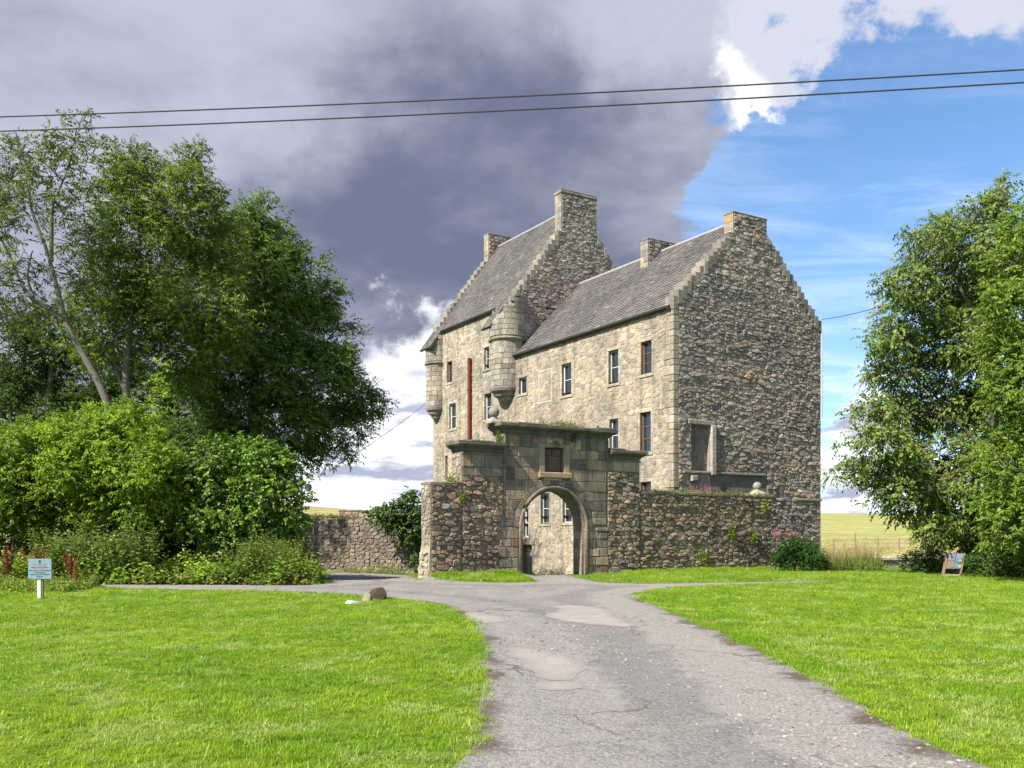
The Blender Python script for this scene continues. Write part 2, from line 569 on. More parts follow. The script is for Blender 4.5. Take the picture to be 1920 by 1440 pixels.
def ground_mats():
    # turf and soil under the blades
    m, t = new_mat('turf')
    pos = t.n('ShaderNodeNewGeometry').outputs['Position']
    n1 = t.noise(pos, .5, 4, .6); n2 = t.noise(pos, 9, 4, .65); n3 = t.noise(pos, 60, 3, .6)
    c = t.mix(t.ramp(n1, .35, .65), (.12, .21, .012), (.16, .24, .018))
    c = t.mix(t.ramp(n2, .40, .70), c, (.075, .13, .012))
    c = t.mix(t.math('MULTIPLY', t.ramp(n3, .5, .7), .5), c, (.15, .17, .04))
    # worn strip where cars cross the turf on the right
    finish(t, c, .95, t.math('ADD', n2, n3), .1, .8, .05)
    M['turf'] = m
    # loose gravel drive
    m, t = new_mat('gravel')
    pos = t.n('ShaderNodeNewGeometry').outputs['Position']
    big = t.noise(pos, .35, 4, .6); mid = t.noise(pos, 1.7, 5, .65)
    lon = t.noise(t.vmath('MULTIPLY', pos, (1.6, .22, 1)), 1.0, 4, .6)
    fine = t.noise(pos, 38, 4, .7)
    vo = t.n('ShaderNodeTexVoronoi', {'Vector': pos, 'Scale': 42.0}, feature='F1')
    vo2 = t.n('ShaderNodeTexVoronoi', {'Vector': pos, 'Scale': 17.0}, feature='F1')
    c = t.mix(t.ramp(mid, .35, .68), (.222, .213, .200), (.182, .177, .170))
    c = t.mix(t.math('MULTIPLY', t.ramp(lon, .42, .62), .75), c, (.248, .234, .216))
    c = t.mix(t.math('MULTIPLY', t.ramp(big, .50, .68), .6), c, (.205, .182, .162))
    edge = t.n('ShaderNodeAttribute', attribute_name='edge').outputs['Fac']
    ew = t.math('ADD', edge, t.math('MULTIPLY', t.math('SUBTRACT', mid, .5), 1.3))
    sx_ = t.n('ShaderNodeSeparateXYZ', {0: pos}).outputs[0]
    track = t.math('MULTIPLY', t.math('MULTIPLY', t.ramp(ew, .15, .45), t.ramp(ew, 1.35, .95)), t.ramp(sx_, .5, 2.0, .25, .85))
    c = t.mix(track, c, (.250, .228, .205))
    c = t.mix(t.math('MULTIPLY', t.math('MULTIPLY', t.ramp(ew, 1.2, 1.5), t.ramp(ew, 2.3, 1.8)), .55), c, (.150, .142, .136))
    c = t.mix(t.math('MULTIPLY', t.ramp(ew, .30, .04, 0, .85), t.ramp(t.noise(pos, .9, 4, .6), .38, .58)), c, (.085, .062, .042))
    wp = t.vmath('ADD', pos, t.n('ShaderNodeTexNoise', {'Vector': pos, 'Scale': 1.3, 'Detail': 5}).outputs['Color'])
    cr = t.n('ShaderNodeTexVoronoi', {'Vector': wp, 'Scale': .8}, feature='DISTANCE_TO_EDGE').outputs['Distance']
    c = t.mix(t.math('MULTIPLY', t.ramp(cr, .022, .006), t.math('MULTIPLY', t.ramp(big, .46, .56), .7)), c, (.075, .068, .062))
    grey = t.n('ShaderNodeSeparateColor', {0: vo.outputs['Color']}).outputs[0]
    k = t.ramp(grey, 0, 1, .70, 1.30, False)
    c = t.mix(t.ramp(mid, .3, .6, .35, 1.0), c, t.mix(1.0, c, t.n('ShaderNodeCombineColor', {0: k, 1: k, 2: k}).outputs[0], 'MULTIPLY'))
    c = t.mix(t.math('MULTIPLY', t.ramp(fine, .62, .75), .5), c, (.33, .30, .27))
    c = t.mix(t.math('MULTIPLY', t.ramp(t.noise(pos, 6, 5, .7), .57, .70), .55), c, (.085, .08, .075))
    hgt = t.math('ADD', t.math('MULTIPLY', vo.outputs['Distance'], -.5), t.math('ADD', t.math('MULTIPLY', t.noise(pos, 16, 5, .7), 1.2), fine))
    finish(t, c, .93, hgt, .12, .75, .018)
    M['gravel'] = m
    # smooth old tarmac patches in the drive
    m, t = new_mat('tarmac')
    pos = t.n('ShaderNodeNewGeometry').outputs['Position']
    n1 = t.noise(pos, 1.5, 4, .6); n2 = t.noise(pos, 45, 4, .7)
    c = t.mix(t.ramp(n1, .3, .7), (.315, .285, .250), (.270, .248, .222))
    c = t.mix(t.math('MULTIPLY', t.ramp(n2, .45, .66), .7), c, (.15, .14, .13))
    c = t.mix(t.math('MULTIPLY', t.ramp(t.noise(pos, 5, 6, .72), .50, .66), .6), c, (.22, .20, .182))
    edge = t.n('ShaderNodeAttribute', attribute_name='edge').outputs['Fac']
    ew = t.math('ADD', edge, t.math('MULTIPLY', t.math('SUBTRACT', t.noise(pos, 5, 5, .7), .5), .35))
    c = t.mix(t.ramp(ew, .20, .02), c, (.225, .205, .19))
    finish(t, c, .9, n2, .15, .6, .01)
    M['tarmac'] = m
    # mown straw field
    m, t = new_mat('field')
    pos = t.n('ShaderNodeNewGeometry').outputs['Position']
    rows = t.noise(t.vmath('MULTIPLY', pos, (.09, .34, 1)), 1.0, 7, .72, 1.2)
    fine = t.noise(t.vmath('MULTIPLY', pos, (.8, 1.5, 1)), 1.0, 6, .75)
    big = t.noise(pos, .03, 3, .5)
    c = t.mix(t.ramp(rows, .40, .58), (.20, .215, .055), (.44, .38, .19))
    c = t.mix(t.math('MULTIPLY', t.ramp(fine, .42, .62), .75), c, (.155, .175, .045))
    c = t.mix(t.math('MULTIPLY', t.ramp(big, .45, .6), .5), c, (.26, .27, .085))
    sep = t.n('ShaderNodeSeparateXYZ', {0: pos})
    c = t.mix(t.math('MULTIPLY', t.ramp(sep.outputs[1], 150, 190), .8), c, (.26, .18, .085))
    finish(t, c, .95, fine, .08, .5, .2)
    M['field'] = m


ground_mats()


def grid_sheet(name, xs, ys, mat, kind):
    X, Y = np.meshgrid(xs, ys)
    Z = height(X, Y)
    nx, ny = len(xs), len(ys)
    me = bpy.data.meshes.new(name)
    v = np.stack([X.ravel(), Y.ravel(), Z.ravel()], 1)
    i = np.arange(nx * ny).reshape(ny, nx)
    f = np.stack([i[:-1, :-1].ravel(), i[:-1, 1:].ravel(), i[1:, 1:].ravel(), i[1:, :-1].ravel()], 1)
    me.from_pydata(v.tolist(), [], f.tolist())
    me.polygons.foreach_set('use_smooth', np.ones(len(f), bool))
    me.update()
    o = link_mesh(name, me, mat)
    o['kind'] = kind
    return o


xs = np.concatenate([-np.geomspace(900, 32, 26), np.arange(-31, 31.1, .5), np.geomspace(32, 900, 26)])
Y_SPLIT = 60.0
ground = grid_sheet('ground', xs, np.concatenate([-np.geomspace(300, 12, 12), np.arange(-11, 26, .5), np.arange(26, Y_SPLIT + .01, .25)]), M['turf'], 'structure')
hill = grid_sheet('hillside', xs, np.concatenate([np.arange(Y_SPLIT, 230, 3.0), np.geomspace(232, 1500, 30)]), M['field'], 'structure')
road = sheet('road', ROAD_S, .45, .006, M['gravel'])
road['kind'] = 'structure'
for pts in ([(940, 1215), (985, 1213), (1040, 1224), (1092, 1240), (1100, 1252), (1088, 1272), (1020, 1272), (985, 1248)],
            [(1012, 1273), (1088, 1274), (1082, 1287), (1020, 1290), (1005, 1284)],
            [(1030, 1139), (1082, 1136), (1140, 1146), (1165, 1165), (1192, 1180), (1120, 1176), (1040, 1168), (1020, 1156), (1050, 1150)],
            [(866, 1150), (900, 1150), (950, 1162), (954, 1169), (900, 1172), (878, 1165)]):
    po = rough_poly(smooth_poly([gnd(*p) for p in pts]), .14, .045, 11)
    sheet('tarmac_patch', po, .22, .010, M['tarmac'], road)

# ------------------------------------------------------------------ masonry
def clip(poly, nx, ny, c):
    out = []
    n = len(poly)
    for i in range(n):
        p, q = poly[i], poly[(i + 1) % n]
        dp = nx * p[0] + ny * p[1] - c; dq = nx * q[0] + ny * q[1] - c
        if dp <= 0: out.append(p)
        if (dp < 0 < dq) or (dq < 0 < dp):
            k = dp / (dp - dq)
            out.append((p[0] + (q[0] - p[0]) * k, p[1] + (q[1] - p[1]) * k))
    return out


def area(poly):
    return .5 * abs(sum(poly[i][0] * poly[(i + 1) % len(poly)][1] - poly[(i + 1) % len(poly)][0] * poly[i][1] for i in range(len(poly))))


def centroid(poly):
    n = len(poly)
    return sum(p[0] for p in poly) / n, sum(p[1] for p in poly) / n


def cut_holes(poly, holes):
    for (a0, a1, z0, z1) in holes:
        xs_ = [p[0] for p in poly]; ys_ = [p[1] for p in poly]
        if max(xs_) <= a0 or min(xs_) >= a1 or max(ys_) <= z0 or min(ys_) >= z1: continue
        best, ba = [], 0
        for nx, ny, c in ((1, 0, a0), (-1, 0, -a1), (0, 1, z0), (0, -1, -z1)):
            q = clip(poly, nx, ny, c)
            if len(q) > 2 and area(q) > ba: best, ba = q, area(q)
        poly = best
        if len(poly) < 3: return []
    return poly


def voronoi_cells(region, course, aspect, holes, rnd, jz=.3):
    """irregular coursed cells filling a convex region (list of (a,z))"""
    zmin = min(p[1] for p in region); zmax = max(p[1] for p in region)
    amin = min(p[0] for p in region); amax = max(p[0] for p in region)
    mean_as = (aspect[0] + aspect[1]) / 2
    seeds = []
    z = zmin
    while z < zmax:
        h = rnd.uniform(*course)
        a = amin - rnd.uniform(0, h * 2)
        while a < amax + h:
            hh = h
            w = hh * rnd.uniform(*aspect)
            if rnd.random() < .10:
                seeds.append((a + w / 2, z + h * .25)); seeds.append((a + w / 2 + rnd.uniform(-.1, .1) * w, z + h * .78))
            else:
                seeds.append((a + w / 2 + rnd.uniform(-.12, .12) * w, z + h / 2 + rnd.uniform(-jz, jz) * h))
            a += w
        z += h
    S = np.array(seeds) / np.array([mean_as * .8, 1.0])
    hm = (course[0] + course[1]) / 2
    Wt = [rnd.uniform(-.16, .16) * hm * hm for _ in seeds]
    R = [(p[0] / (mean_as * .8), p[1]) for p in region]
    cells = []
    for i, (sx, sz) in enumerate(S):
        d2 = (S[:, 0] - sx) ** 2 + (S[:, 1] - sz) ** 2
        k = min(len(S) - 1, 16)
        idx = np.argpartition(d2, k)[:k + 1]
        idx = idx[np.argsort(d2[idx])]
        poly = R
        box = 1.2
        poly = clip(clip(clip(clip(list(R), 1, 0, sx + box), -1, 0, box - sx), 0, 1, sz + box), 0, -1, box - sz)
        for j in idx[1:]:
            if len(poly) < 3: break
            nx, nz = S[j, 0] - sx, S[j, 1] - sz
            poly = clip(poly, nx, nz, nx * (sx + S[j, 0]) / 2 + nz * (sz + S[j, 1]) / 2 + (Wt[i] - Wt[j]) / 2)
        if len(poly) < 3: continue
        poly = [(p[0] * mean_as * .8, p[1]) for p in poly]
        if holes: poly = cut_holes(poly, holes)
        if len(poly) >= 3 and area(poly) > .006: cells.append(poly)
    return cells


def ashlar_cells(a0, a1, z0, z1, course, width, holes, rnd):
    cells = []
    z = z0
    while z < z1 - .02:
        h = rnd.uniform(*course)
        if z1 - z - h < course[0] * .6: h = z1 - z
        a = a0 - rnd.uniform(0, width[0] * .8)
        while a < a1 - .01:
            w = rnd.uniform(*width)
            p = [(max(a, a0), z), (min(a + w, a1), z), (min(a + w, a1), z + h), (max(a, a0), z + h)]
            if p[1][0] - p[0][0] > .06:
                q = cut_holes(p, holes) if holes else p
                if len(q) > 2 and area(q) > .012: cells.append(q)
            a += w
        z += h
    return cells


def soften(poly):
    """drop very short edges, then cut the corners a little"""
    n = len(poly)
    out = []
    for i in range(n):
        p, q = poly[i], poly[(i + 1) % n]
        if math.hypot(p[0] - q[0], p[1] - q[1]) > .035: out.append(p)
    if len(out) < 3: return poly
    n = len(out)
    res = []
    for i in range(n):
        p, q = out[i], out[(i + 1) % n]
        res.append((p[0] * .86 + q[0] * .14, p[1] * .86 + q[1] * .14))
        res.append((p[0] * .14 + q[0] * .86, p[1] * .14 + q[1] * .86))
    return res if len(res) <= 14 else out


class Stone:
    __slots__ = ('v', 'f', 'c', 'size', 'bias')


def rubble_stone(P, poly, joint, h, col, rnd, sink=.05, rough=1.0):
    poly = soften(poly)
    cx, cz = centroid(poly)
    ar = area(poly)
    sz = math.sqrt(ar)
    k = max(.62, 1 - joint / sz)
    hh = rnd.uniform(*h) * (0.55 + .45 * min(1.5, sz / .25))
    ta, tz = rnd.uniform(-.5, .5) * hh / sz * rough, rnd.uniform(-.6, .35) * hh / sz * rough
    n = len(poly)
    s = Stone()
    s.v = []
    for p in poly:
        s.v.append(P(cx + (p[0] - cx) * k, cz + (p[1] - cz) * k, -sink))
    for p in poly:
        kk = k * rnd.uniform(.88, .97)
        a, z = cx + (p[0] - cx) * kk, cz + (p[1] - cz) * kk
        s.v.append(P(a, z, hh * rnd.uniform(.70, 1.05) + ta * (a - cx) + tz * (z - cz)))
    oa, oz = rnd.uniform(-.2, .2) * sz, rnd.uniform(-.2, .2) * sz
    s.v.append(P(cx + oa, cz + oz, hh * rnd.uniform(1.0, 1.2) + ta * oa + tz * oz))
    s.f = [(i, (i + 1) % n, n + (i + 1) % n, n + i) for i in range(n)] + [(n + i, n + (i + 1) % n, 2 * n) for i in range(n)]
    s.c = col
    s.size = proj_size(s.v)
    return s


def ashlar_stone(P, poly, joint, h, col, rnd, sink=.05):
    cx, cz = centroid(poly)
    n = len(poly)
    hh = rnd.uniform(*h)
    ta, tz = rnd.uniform(-.012, .012), rnd.uniform(-.012, .012)
    s = Stone()
    s.v = []

    def inset(p, m):
        a = p[0] + (m if p[0] < cx else -m); z = p[1] + (m if p[1] < cz else -m)
        return a, z
    for p in poly:
        a, z = inset(p, joint / 2); s.v.append(P(a, z, -sink))
    for p in poly:
        a, z = inset(p, joint / 2); s.v.append(P(a, z, hh * .45))
    for p in poly:
        a, z = inset(p, joint / 2 + rnd.uniform(.010, .028)); s.v.append(P(a, z, hh + ta * (a - cx) + tz * (z - cz)))
    s.f = []
    for o in (0, n):
        s.f += [(o + i, o + (i + 1) % n, o + n + (i + 1) % n, o + n + i) for i in range(n)]
    s.f.append(tuple(2 * n + i for i in range(n)))
    s.c = col
    s.size = proj_size(s.v)
    return s


def emit(stones, parent, mat, name, stuff_name, limit=300):
    """the stones that show largest become parts, the rest one part of kind stuff"""
    order = sorted(stones, key=lambda s: -s.size * s.bias)
    for s in order[:limit]:
        c = sum((Vector(v) for v in s.v), Vector()) / len(s.v)
        me = bpy.data.meshes.new(name)
        me.from_pydata([tuple(Vector(v) - c) for v in s.v], [], s.f)
        at_ = me.attributes.new('col', 'FLOAT_COLOR', 'FACE')
        at_.data.foreach_set('color', np.tile(np.array(s.c + (1,), np.float32), len(s.f)))
        link_mesh(name, me, mat, parent, c)
    rest = order[limit:]
    if rest:
        mb = MB()
        for s in rest: mb.add(s.v, s.f, s.c)
        mb.build(stuff_name, mat, parent, kind='stuff')


def pull(pal, k):
    """bring a palette together: most stones of one wall come from one quarry"""
    w = sum(p[0] for p in pal)
    m = [sum(p[0] * p[1][i] for p in pal) / w for i in range(3)]
    return [(p[0], tuple(c * (1 - k) + m[i] * k for i, c in enumerate(p[1]))) for p in pal]


def pick(pal):
    r = random.random() * sum(p[0] for p in pal)
    for w, c in pal:
        r -= w
        if r <= 0: return jit(c)
    return jit(pal[-1][1])


PAL_FAC = [(3, (.41, .36, .265)), (3, (.365, .315, .225)), (2, (.31, .28, .225)), (2.2, (.46, .415, .315)), (1.0, (.37, .285, .175)), (.9, (.25, .225, .19)), (.5, (.52, .49, .41))]
PAL_GAB = [(3, (.34, .295, .255)), (3, (.285, .245, .215)), (2, (.385, .345, .305)), (1.2, (.225, .20, .175)), (1.3, (.33, .25, .18)), (.35, (.40, .28, .12)), (.8, (.46, .43, .39))]
PAL_RUB = [(3, (.29, .235, .17)), (2.5, (.225, .185, .145)), (2, (.35, .285, .20)), (1.3, (.165, .145, .125)), (1, (.32, .22, .145)), (.5, (.40, .30, .14)), (.7, (.41, .365, .29))]
PAL_RED = [(3, (.28, .195, .14)), (2, (.215, .155, .12)), (2, (.33, .25, .175)), (1, (.17, .145, .125)), (1, (.36, .31, .24))]
PAL_ASH = [(3, (.225, .205, .17)), (2.5, (.175, .165, .142)), (1.5, (.295, .265, .21)), (1.3, (.125, .12, .11)), (1.0, (.26, .20, .145))]
PAL_JAMB = [(2, (.32, .25, .185)), (2, (.265, .21, .165)), (1, (.37, .31, .23)), (.7, (.29, .165, .105)), (1, (.21, .185, .16))]
PAL_GAB = [(w, (c[0] * 1.0, c[1] * .985, c[2] * .99)) for w, c in pull(PAL_GAB, .55)]
PAL_RUB = [(w, (c[0] * 1.04, c[1] * 1.03, c[2] * 1.03)) for w, c in pull(PAL_RUB, .35)]
PAL_RED = pull(PAL_RED, .3)
PAL_ASH = [(w, (c[0] * 1.25, c[1] * 1.15, c[2] * 1.03)) for w, c in PAL_ASH]
PAL_FAC = [(w, (c[0] * .89, c[1] * .885, c[2] * .93)) for w, c in pull(PAL_FAC, .40)]
MORTAR_FAC = (.385, .345, .275)
MORTAR_GAB = (.33, .29, .25)
MORTAR_RUB = (.25, .205, .155)


def lay_rubble(P, region, holes, course, aspect, joint, h, pal, bias=1.0, rough=1.0, seed=1, jz=.3):
    rnd = random.Random(seed)
    out = []
    for c in voronoi_cells(region, course, aspect, holes, rnd, jz):
        s = rubble_stone(P, c, joint, h, pick(pal), rnd, rough=rough)
        s.bias = bias
        out.append(s)
    return out


def lay_ashlar(P, a0, a1, z0, z1, course, width, joint, h, pal, holes=None, bias=1.0, seed=1):
    rnd = random.Random(seed)
    out = []
    for c in ashlar_cells(a0, a1, z0, z1, course, width, holes or [], rnd):
        s = ashlar_stone(P, c, joint, h, pick(pal), rnd)
        s.bias = bias
        out.append(s)
    return out


def holed_panel(mb, P, a0, a1, z0, z1, holes, depth, col, d=0.0, reveal_col=None):
    """front of a wall with openings, their reveals and (unless glazed) nothing behind"""
    A = sorted({a0, a1} | {min(max(h[i], a0), a1) for h in holes for i in (0, 1)})
    Z = sorted({z0, z1} | {min(max(h[i], z0), z1) for h in holes for i in (2, 3)})
    for i in range(len(A) - 1):
        for j in range(len(Z) - 1):
            ca, cz = (A[i] + A[i + 1]) / 2, (Z[j] + Z[j + 1]) / 2
            if any(h[0] < ca < h[1] and h[2] < cz < h[3] for h in holes): continue
            mb.quad(P(A[i], Z[j], d), P(A[i + 1], Z[j], d), P(A[i + 1], Z[j + 1], d), P(A[i], Z[j + 1], d), col)
    rc = reveal_col or col
    for h in holes:
        b0, b1, y0, y1 = max(h[0], a0), min(h[1], a1), max(h[2], z0), min(h[3], z1)
        for (p, q) in (((b0, y0), (b0, y1)), ((b0, y1), (b1, y1)), ((b1, y1), (b1, y0)), ((b1, y0), (b0, y0))):
            mb.quad(P(p[0], p[1], d), P(q[0], q[1], d), P(q[0], q[1], d - depth), P(p[0], p[1], d - depth), rc)

# ------------------------------------------------------------------ the castle
ZB = -.9
W_EAVE, W_RIDGE, HALF = 11.55, 16.2, 4.7
W_SL = (W_RIDGE - W_EAVE) / HALF
T_EAVE, T_RIDGE, T_HALF = 14.6, 20.9, 4.65
T_SL = (T_RIDGE - T_EAVE) / T_HALF
castle = empty('tower_house', (CORNER.x, CORNER.y, 0), 'tall pale stone tower house with lower wing and crow-stepped gables behind the gateway', 'castle')


def rect_px(P, u0, u1, v0, v1):
    """opening of a wall from its corners in the photograph (v measured at its right edge)"""
    a0, _ = P.pix(u0, 800); a1, _ = P.pix(u1, 800)
    um = (u0 + u1) / 2
    zt = P.pix(um, v0)[1]; zb = P.pix(um, v1)[1]
    return (min(a0, a1), max(a0, a1), zb, zt)


# windows: opening, rows of panes, frame colour, reveal, kind
WOOD, WHITE, PALE = (.19, .095, .045), (.62, .62, .58), (.42, .44, .42)
WIN = [
    (rect_px(FAC, 1202, 1222, 640, 701), 3, WOOD, 'wing'), (rect_px(FAC, 1141, 1159.5, 657, 719), 2, PALE, 'wing'),
    (rect_px(FAC, 1053.5, 1071.5, 682, 741), 2, WHITE, 'wing'), (rect_px(FAC, 973, 987.5, 708, 738), 1, WHITE, 'wing'),
    (rect_px(FAC, 1200.5, 1220.5, 773, 848), 3, WOOD, 'wing'), (rect_px(FAC, 1143, 1159.5, 786, 846), 2, PALE, 'wing'),
    (rect_px(FAC, 1201, 1221, 904, 962), 2, WOOD, 'wing'), (rect_px(FAC, 1014, 1030, 925, 982), 2, PALE, 'wing'),
    (rect_px(FAC, 1055, 1072, 928, 980), 2, PALE, 'wing'), (rect_px(FAC, 981.5, 991, 954, 1007), 2, WHITE, 'wing'),
    (rect_px(FAC, 838.5, 848, 678, 717), 2, WOOD, 'tower'), (rect_px(FAC, 842.5, 855, 757, 804), 2, WHITE, 'tower'),
    (rect_px(FAC, 908, 917.5, 651, 692), 2, PALE, 'tower'), (rect_px(FAC, 908.5, 922, 738, 786), 2, WHITE, 'tower'),
    (rect_px(FAC, 835, 840, 855, 900), 1, WOOD, 'tower'),
]
DOOR = rect_px(FAC, 980, 997.5, 1022, 1080)
BLOCKED = rect_px(FAC, 1012, 1033, 697, 752)
FAC_HOLES = [w[0] for w in WIN] + [DOOR]
TG_WIN = rect_px(TGB, 1024, 1043.5, 556, 581)
GAB_RECESS = rect_px(GAB, 1296, 1330, 797, 888)

wall = MB()
holed_panel(wall, FAC, 0, T1, ZB, W_EAVE + .02, FAC_HOLES, .30, MORTAR_FAC)
holed_panel(wall, FAC, T1, T2, ZB, T_EAVE + .02, FAC_HOLES, .30, MORTAR_FAC)
# near gable: rectangle with the blocked doorway, then the triangle
holed_panel(wall, GAB, 0, SW, ZB, W_EAVE, [GAB_RECESS], .14, MORTAR_GAB)
g = GAB_RECESS
wall.quad(GAB(g[0], g[2], -.14), GAB(g[1], g[2], -.14), GAB(g[1], g[3], -.14), GAB(g[0], g[3], -.14), (.20, .18, .165))
wall.add([GAB(0, W_EAVE, 0), GAB(SW, W_EAVE, 0), GAB(HALF + .8, W_RIDGE - .55, 0), GAB(HALF - .8, W_RIDGE - .55, 0)], [(0, 1, 2, 3)], MORTAR_GAB)
wall.add([GAB(0, W_EAVE, -.55), GAB(SW, W_EAVE, -.55), GAB(HALF, W_RIDGE, -.55)], [(0, 1, 2)], MORTAR_GAB)
# tower gable
holed_panel(wall, TGB, 0, SW - .1, W_EAVE - 1, T_EAVE, [TG_WIN], .25, MORTAR_GAB)
wall.add([TGB(0, T_EAVE, 0), TGB(SW - .1, T_EAVE, 0), TGB(T_HALF, T_RIDGE, 0)], [(0, 1, 2)], MORTAR_GAB)
# far gable of the tower, and the back walls
FGB = Plane(CORNER + D1 * T2, D2, D1)
wall.add([FGB(0, ZB, 0), FGB(SW - .1, ZB, 0), FGB(SW - .1, T_EAVE, 0), FGB(T_HALF, T_RIDGE, 0), FGB(0, T_EAVE, 0)], [(0, 1, 2, 3, 4)], MORTAR_FAC)
BCK = Plane(CORNER + D2 * SW, D1, D2)
wall.quad(BCK(0, ZB), BCK(T1, ZB), BCK(T1, W_EAVE), BCK(0, W_EAVE), MORTAR_GAB)
wall.quad(BCK(T1, ZB, -.1), BCK(T2, ZB, -.1), BCK(T2, T_EAVE, -.1), BCK(T1, T_EAVE, -.1), MORTAR_GAB)
wall_o = wall.build('wall', M['facade'], castle)
wall_g = MB()

# rubble of the long front
F_ST = []
hol = [(h[0] - .16, h[1] + .16, h[2] - .17, h[3] + .20) for h in FAC_HOLES] + [(BLOCKED[0] - .1, BLOCKED[1] + .1, BLOCKED[2] - .1, BLOCKED[3] + .1)]
F_ST += lay_rubble(FAC, [(.30, ZB + .1), (T1, ZB + .1), (T1, W_EAVE), (.30, W_EAVE)], hol, (.11, .27), (1.2, 3.0), .018, (.006, .022), PAL_FAC, .62, .5, 5)
F_ST += lay_rubble(FAC, [(T1, 1.0), (T2 - .25, 1.0), (T2 - .25, T_EAVE), (T1, T_EAVE)], hol, (.12, .28), (1.2, 3.0), .018, (.006, .022), PAL_FAC, .45, .5, 6)
F_ST += lay_rubble(FAC, [(BLOCKED[0], BLOCKED[2]), (BLOCKED[1], BLOCKED[2]), (BLOCKED[1], BLOCKED[3]), (BLOCKED[0], BLOCKED[3])], [], (.2, .3), (1.1, 1.8), .035, (.004, .015), PAL_FAC, .6, .4, 8)
# rubble of the near gable
G_ST = []
gh = [(g[0] - .02, g[1] + .02, g[2], g[3] + .05)]
zl = GAB.pix(1380, 889)[1]
aL, aR = GAB.pix(1332, 889)[0], GAB.pix(1437, 889)[0]
gh.append((g[0] - .55, aR, GAB.pix(1380, 935)[1], zl))          # smooth rendered band under a ledge
G_ST += lay_rubble(GAB, [(.26, 1.2), (SW - .02, 1.2), (SW - .02, W_EAVE), (.26, W_EAVE)], gh, (.07, .24), (1.2, 3.2), .016, (.02, .075), PAL_GAB, 1.0, 1.25, 15)
G_ST += lay_rubble(GAB, [(.26, W_EAVE + .01), (SW - .02, W_EAVE + .01), (HALF + .85, W_RIDGE - .45), (HALF - .85, W_RIDGE - .45)], [], (.07, .23), (1.2, 3.0), .016, (.02, .075), PAL_GAB, 1.0, 1.2, 16)
G_ST += lay_rubble(GAB, [(.0, ZB), (SW - .02, ZB), (SW - .02, 1.2), (0, 1.2)], [], (.14, .30), (1.3, 2.8), .022, (.03, .11), PAL_GAB, .35, 1.2, 17)
C0, C1 = 3.56, 5.70                                             # near chimney along the gable
G_ST += lay_rubble(GAB, [(C0 + .03, W_RIDGE - .46), (C1 - .03, W_RIDGE - .46), (C1 - .03, W_RIDGE + .02), (C0 + .03, W_RIDGE + .02)], [], (.11, .24), (1.3, 2.8), .022, (.03, .08), PAL_GAB, 1.0, 1.1, 18)
# rubble of the tower gable
th = [(TG_WIN[0] - .14, TG_WIN[1] + .14, TG_WIN[2] - .15, TG_WIN[3] + .16)]
G_ST += lay_rubble(TGB, [(.05, W_EAVE - .5), (SW - .15, W_EAVE - .5), (SW - .15, T_EAVE), (.05, T_EAVE)], th, (.10, .23), (1.3, 3.0), .018, (.02, .08), PAL_GAB, .7, 1.1, 19)
G_ST += lay_rubble(TGB, [(.08, T_EAVE + .01), (SW - .17, T_EAVE + .01), (T_HALF + .02, T_RIDGE - .15), (T_HALF - .02, T_RIDGE - .15)], [], (.10, .23), (1.3, 3.0), .018, (.02, .08), PAL_GAB, .7, 1.1, 20)
TC0, TC1 = 3.36, 5.88
G_ST += lay_rubble(TGB, [(TC0 + .03, 18.2), (TC1 - .03, 18.2), (TC1 - .03, 21.35), (TC0 + .03, 21.35)], [], (.10, .23), (1.3, 3.0), .018, (.02, .08), PAL_GAB, .7, 1.1, 21)
for s_ in F_ST: s_.c = tuple(s_.c)
emit(F_ST, wall_o, M['facade'], 'stone', 'rubble', 140)
gable_o = wall_g
wall_g.quad(GAB(aL, 1.3, .004), GAB(aR, 1.3, .004), GAB(aR, zl, .004), GAB(aL, zl, .004), (.21, .19, .17))
gable_o = wall_g.build('gable', M['gable'], castle)
zs = GAB.pix(1515, 937)[1]
for nm, q, d0, d1, c, bv in (('ledge', (g[0] - .5, aR - .2, zl - .05, zl + .06), 0, .10, (.26, .235, .205), .02), ('ledge', (GAB.pix(1489, 937)[0], SW + .02, zs - .06, zs + .05), 0, .10, (.28, .255, .225), .02),
                             ('jamb', (g[1] + .03, g[1] + .30, g[2] - .05, g[3] + .02), -.02, .16, (.40, .36, .31), .03), ('projecting_stone', (g[0] - .10, g[0] + .22, g[2] - .35, g[2] - .10), 0, .22, (.30, .26, .2), .03),
                             ('lintel', (g[0] - .22, g[1] + .3, g[3] + .005, g[3] + .22), -.02, .09, (.30, .265, .23), .03)):
    mb = MB(); mb.frame_box(GAB, *q, d0, d1, c, bv); mb.build(nm, M['gable'], gable_o, GAB(q[0], q[2]))
emit(G_ST, gable_o, M['gable'], 'stone', 'rubble', 155)


